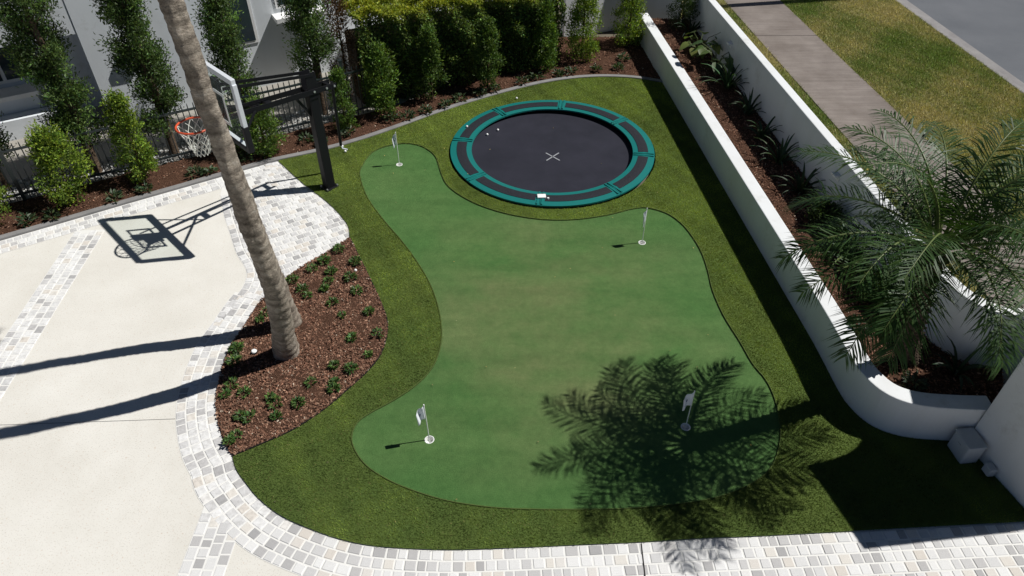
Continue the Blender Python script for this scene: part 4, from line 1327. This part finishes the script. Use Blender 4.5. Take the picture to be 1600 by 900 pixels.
for a, b in ((-3.6, -2.0), (-1.9, -.9)):
    w = hbox(a, b, -.945, -.915, .78, 1.62).build('window', M['trim_white'], ho)
    hbox(a + .06, (a + b) / 2 - .03, -.913, -.905, .84, 1.56).build('pane', M['window_glass'], w)
    hbox((a + b) / 2 + .03, b - .06, -.913, -.905, .84, 1.56).build('pane', M['window_glass'], w)
hpart('hood', M['trim_white'], .62, .95, .001, .16, 1.32, 1.46)
w = hbox(2.35, 2.95, -.218, -.20, .9, 2.35).build('window', M['trim_white'], ho)
hbox(2.40, 2.90, -.198, -.19, .95, 2.30).build('pane', M['window_glass'], w)
hpart('ledge', M['trim_white'], 3.3, 4.3, -.217, .10, 1.28, 1.36)
w = hbox(3.4, 4.2, -.218, -.20, 1.45, 2.5).build('window', M['trim_white'], ho)
hbox(3.46, 4.14, -.198, -.19, 1.51, 2.44).build('pane', M['window_glass'], w)
hpart('plinth', M['trim_white'], 4.6, 6.4, -.217, .25, -.05, .55)
hpart('roof', M['kerb_grey'], -6.5, 9.7, -6.2, .35, 5.603, 5.85)

# ------------------------------------------------------------------ planter plants
def broadleaf(x, y, label, group, n=11, r=.34, col=(.07, .13, .03)):
    t = thing('broadleaf_plant', (x, y, PL_Z), label, 'plant', group)
    st = Soup()
    for k in range(n):
        a = k * 2.399 + RNG.normal(0, .2); rr = r * (.5 + .6 * RNG.random()); hh = .20 + .34 * RNG.random()
        tip = Vector((x + rr * math.cos(a), y + rr * math.sin(a), PL_Z + hh))
        st.tube([(x, y, PL_Z - .02), (x + rr * .4 * math.cos(a), y + rr * .4 * math.sin(a), PL_Z + hh * .8), tip], [.010, .007, .005], 5, False)
        d = Vector((math.cos(a), math.sin(a), -.35)).normalized(); sd_ = Vector((-math.sin(a), math.cos(a), 0)); nn = sd_.cross(d) * -1
        ll, ww = .17 + .09 * RNG.random(), .085 + .03 * RNG.random()
        prof = [(0, .0), (-.06, .35), (.08, .85), (.35, 1.0), (.65, .75), (.9, .28), (1.0, 0)]
        V = []; c = vary(col, 1, .35, .15)[0]
        for s0, w0 in prof:
            c0 = tip + d * (ll * s0) + Vector((0, 0, -.05 * s0 * s0))
            V += [tuple(c0 - sd_ * (ww * w0) + Vector((0, 0, .025 * w0))), tuple(c0), tuple(c0 + sd_ * (ww * w0) + Vector((0, 0, .025 * w0)))]
        F = []
        for i in range(len(prof) - 1):
            F += [(3 * i, 3 * i + 1, 3 * i + 4, 3 * i + 3), (3 * i + 1, 3 * i + 2, 3 * i + 5, 3 * i + 4)]
        Soup().add(V, F, c).build('leaf', M['leaf'], t, smooth=True)
    st.build('stems', M['rachis'], t)
def strappy(x, y, label, group, n=22, r=.42, col=(.026, .055, .02), h=.5):
    t = thing('strappy_plant', (x, y, PL_Z), label, 'plant', group)
    for k in range(n):
        a = k * 2.399 + RNG.normal(0, .3); el = R(45 + 40 * RNG.random()); ln = h * (.7 + .6 * RNG.random()); w = .016 + .012 * RNG.random()
        V = []; c = vary(col, 1, .35, .15)[0]
        p = Vector((x + .03 * math.cos(a), y + .03 * math.sin(a), PL_Z - .01)); e = el
        sd_ = Vector((-math.sin(a), math.cos(a), 0))
        for i in range(7):
            f = i / 6; ww = w * (1 - .9 * f ** 2)
            V += [tuple(p - sd_ * ww + Vector((0, 0, .006))), tuple(p), tuple(p + sd_ * ww + Vector((0, 0, .006)))]
            p = p + Vector((math.cos(a) * math.cos(e), math.sin(a) * math.cos(e), math.sin(e))) * (ln / 6); e -= R(18) * (.4 + f)
        F = []
        for i in range(6):
            F += [(3 * i, 3 * i + 1, 3 * i + 4, 3 * i + 3), (3 * i + 1, 3 * i + 2, 3 * i + 5, 3 * i + 4)]
        Soup().add(V, F, c).build('leaf', M['leaf'], t, smooth=True)
GQ = 'planter plants between the white walls'
px_ = lambda x10, y: (wx(x10, y), y)
broadleaf(*px_(4.12, 13.9), 'broad leaved plant with pale yellow green leaves in the planter', GQ, 15, .36, (.12, .17, .05))
broadleaf(*px_(4.25, 13.25), 'broad leaved plant with pale green leaves left of the tall strappy plant', GQ, 12, .32, (.10, .16, .05))
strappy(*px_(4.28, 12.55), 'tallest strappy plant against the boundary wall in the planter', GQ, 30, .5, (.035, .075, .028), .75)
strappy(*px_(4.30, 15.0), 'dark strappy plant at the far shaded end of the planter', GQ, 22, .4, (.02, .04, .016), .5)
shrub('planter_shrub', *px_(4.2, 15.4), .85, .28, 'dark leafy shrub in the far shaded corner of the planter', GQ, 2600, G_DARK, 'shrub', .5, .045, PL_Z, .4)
strappy(*px_(4.30, 11.55), 'strappy plant right of the tallest one along the boundary wall', GQ, 20, .4, (.03, .055, .025), .45)
strappy(*px_(4.26, 10.75), 'strappy plant halfway along the planter, nearest the trampoline', GQ, 20, .4, (.035, .065, .03), .42)
strappy(*px_(4.25, 9.95), 'strappy plant just beyond the reach of the palm fronds', GQ, 22, .4, (.03, .06, .024), .48)
strappy(*px_(4.24, 9.1), 'strappy plant under the farthest palm frond tips', GQ, 22, .4, (.026, .05, .02), .46)
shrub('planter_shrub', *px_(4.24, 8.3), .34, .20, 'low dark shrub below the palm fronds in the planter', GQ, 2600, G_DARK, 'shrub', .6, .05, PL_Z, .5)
strappy(*px_(4.22, 7.5), 'strappy plant in the palm shade near the wall light', GQ, 24, .4, (.03, .06, .022), .5)
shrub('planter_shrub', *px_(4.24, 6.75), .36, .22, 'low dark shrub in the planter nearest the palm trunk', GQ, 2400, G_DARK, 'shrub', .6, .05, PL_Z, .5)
tuft('planter_fern', 4.12, 6.15, PL_Z, .16, 'small dark fern like plant near the planter wall curve', 'plant', GQ, 80, (.03, .05, .02), .09)
tuft('planter_fern', 4.45, 5.30, PL_Z, .15, 'small grey green plant in front of the short palm trunk', 'plant', GQ, 70, (.06, .075, .04), .07)
strappy(5.02, 5.5, 'strappy plant in the dark corner beside the gate wall', GQ, 18, .3, (.026, .05, .022), .4)

# street pole just outside the frame: its shadow crosses the footpath
t = thing('street_pole', (wx(9.9, 18.75), 18.52, 0), 'timber street pole standing on the verge beyond the top edge', 'pole')
s = Soup(); s.tube([(wx(9.9, 18.75), 18.52, -.1), (wx(9.9, 18.75), 18.52, 9.0)], [.13, .10], 14); s.build('shaft', M['wood_pole'], t, smooth=True)
s = Soup(); s.bar((wx(9.9, 18.75) - .9, 18.75, 8.5), (wx(9.9, 18.75) + .9, 18.95, 8.5), .09, .11); s.build('crossarm', M['wood_pole'], t)
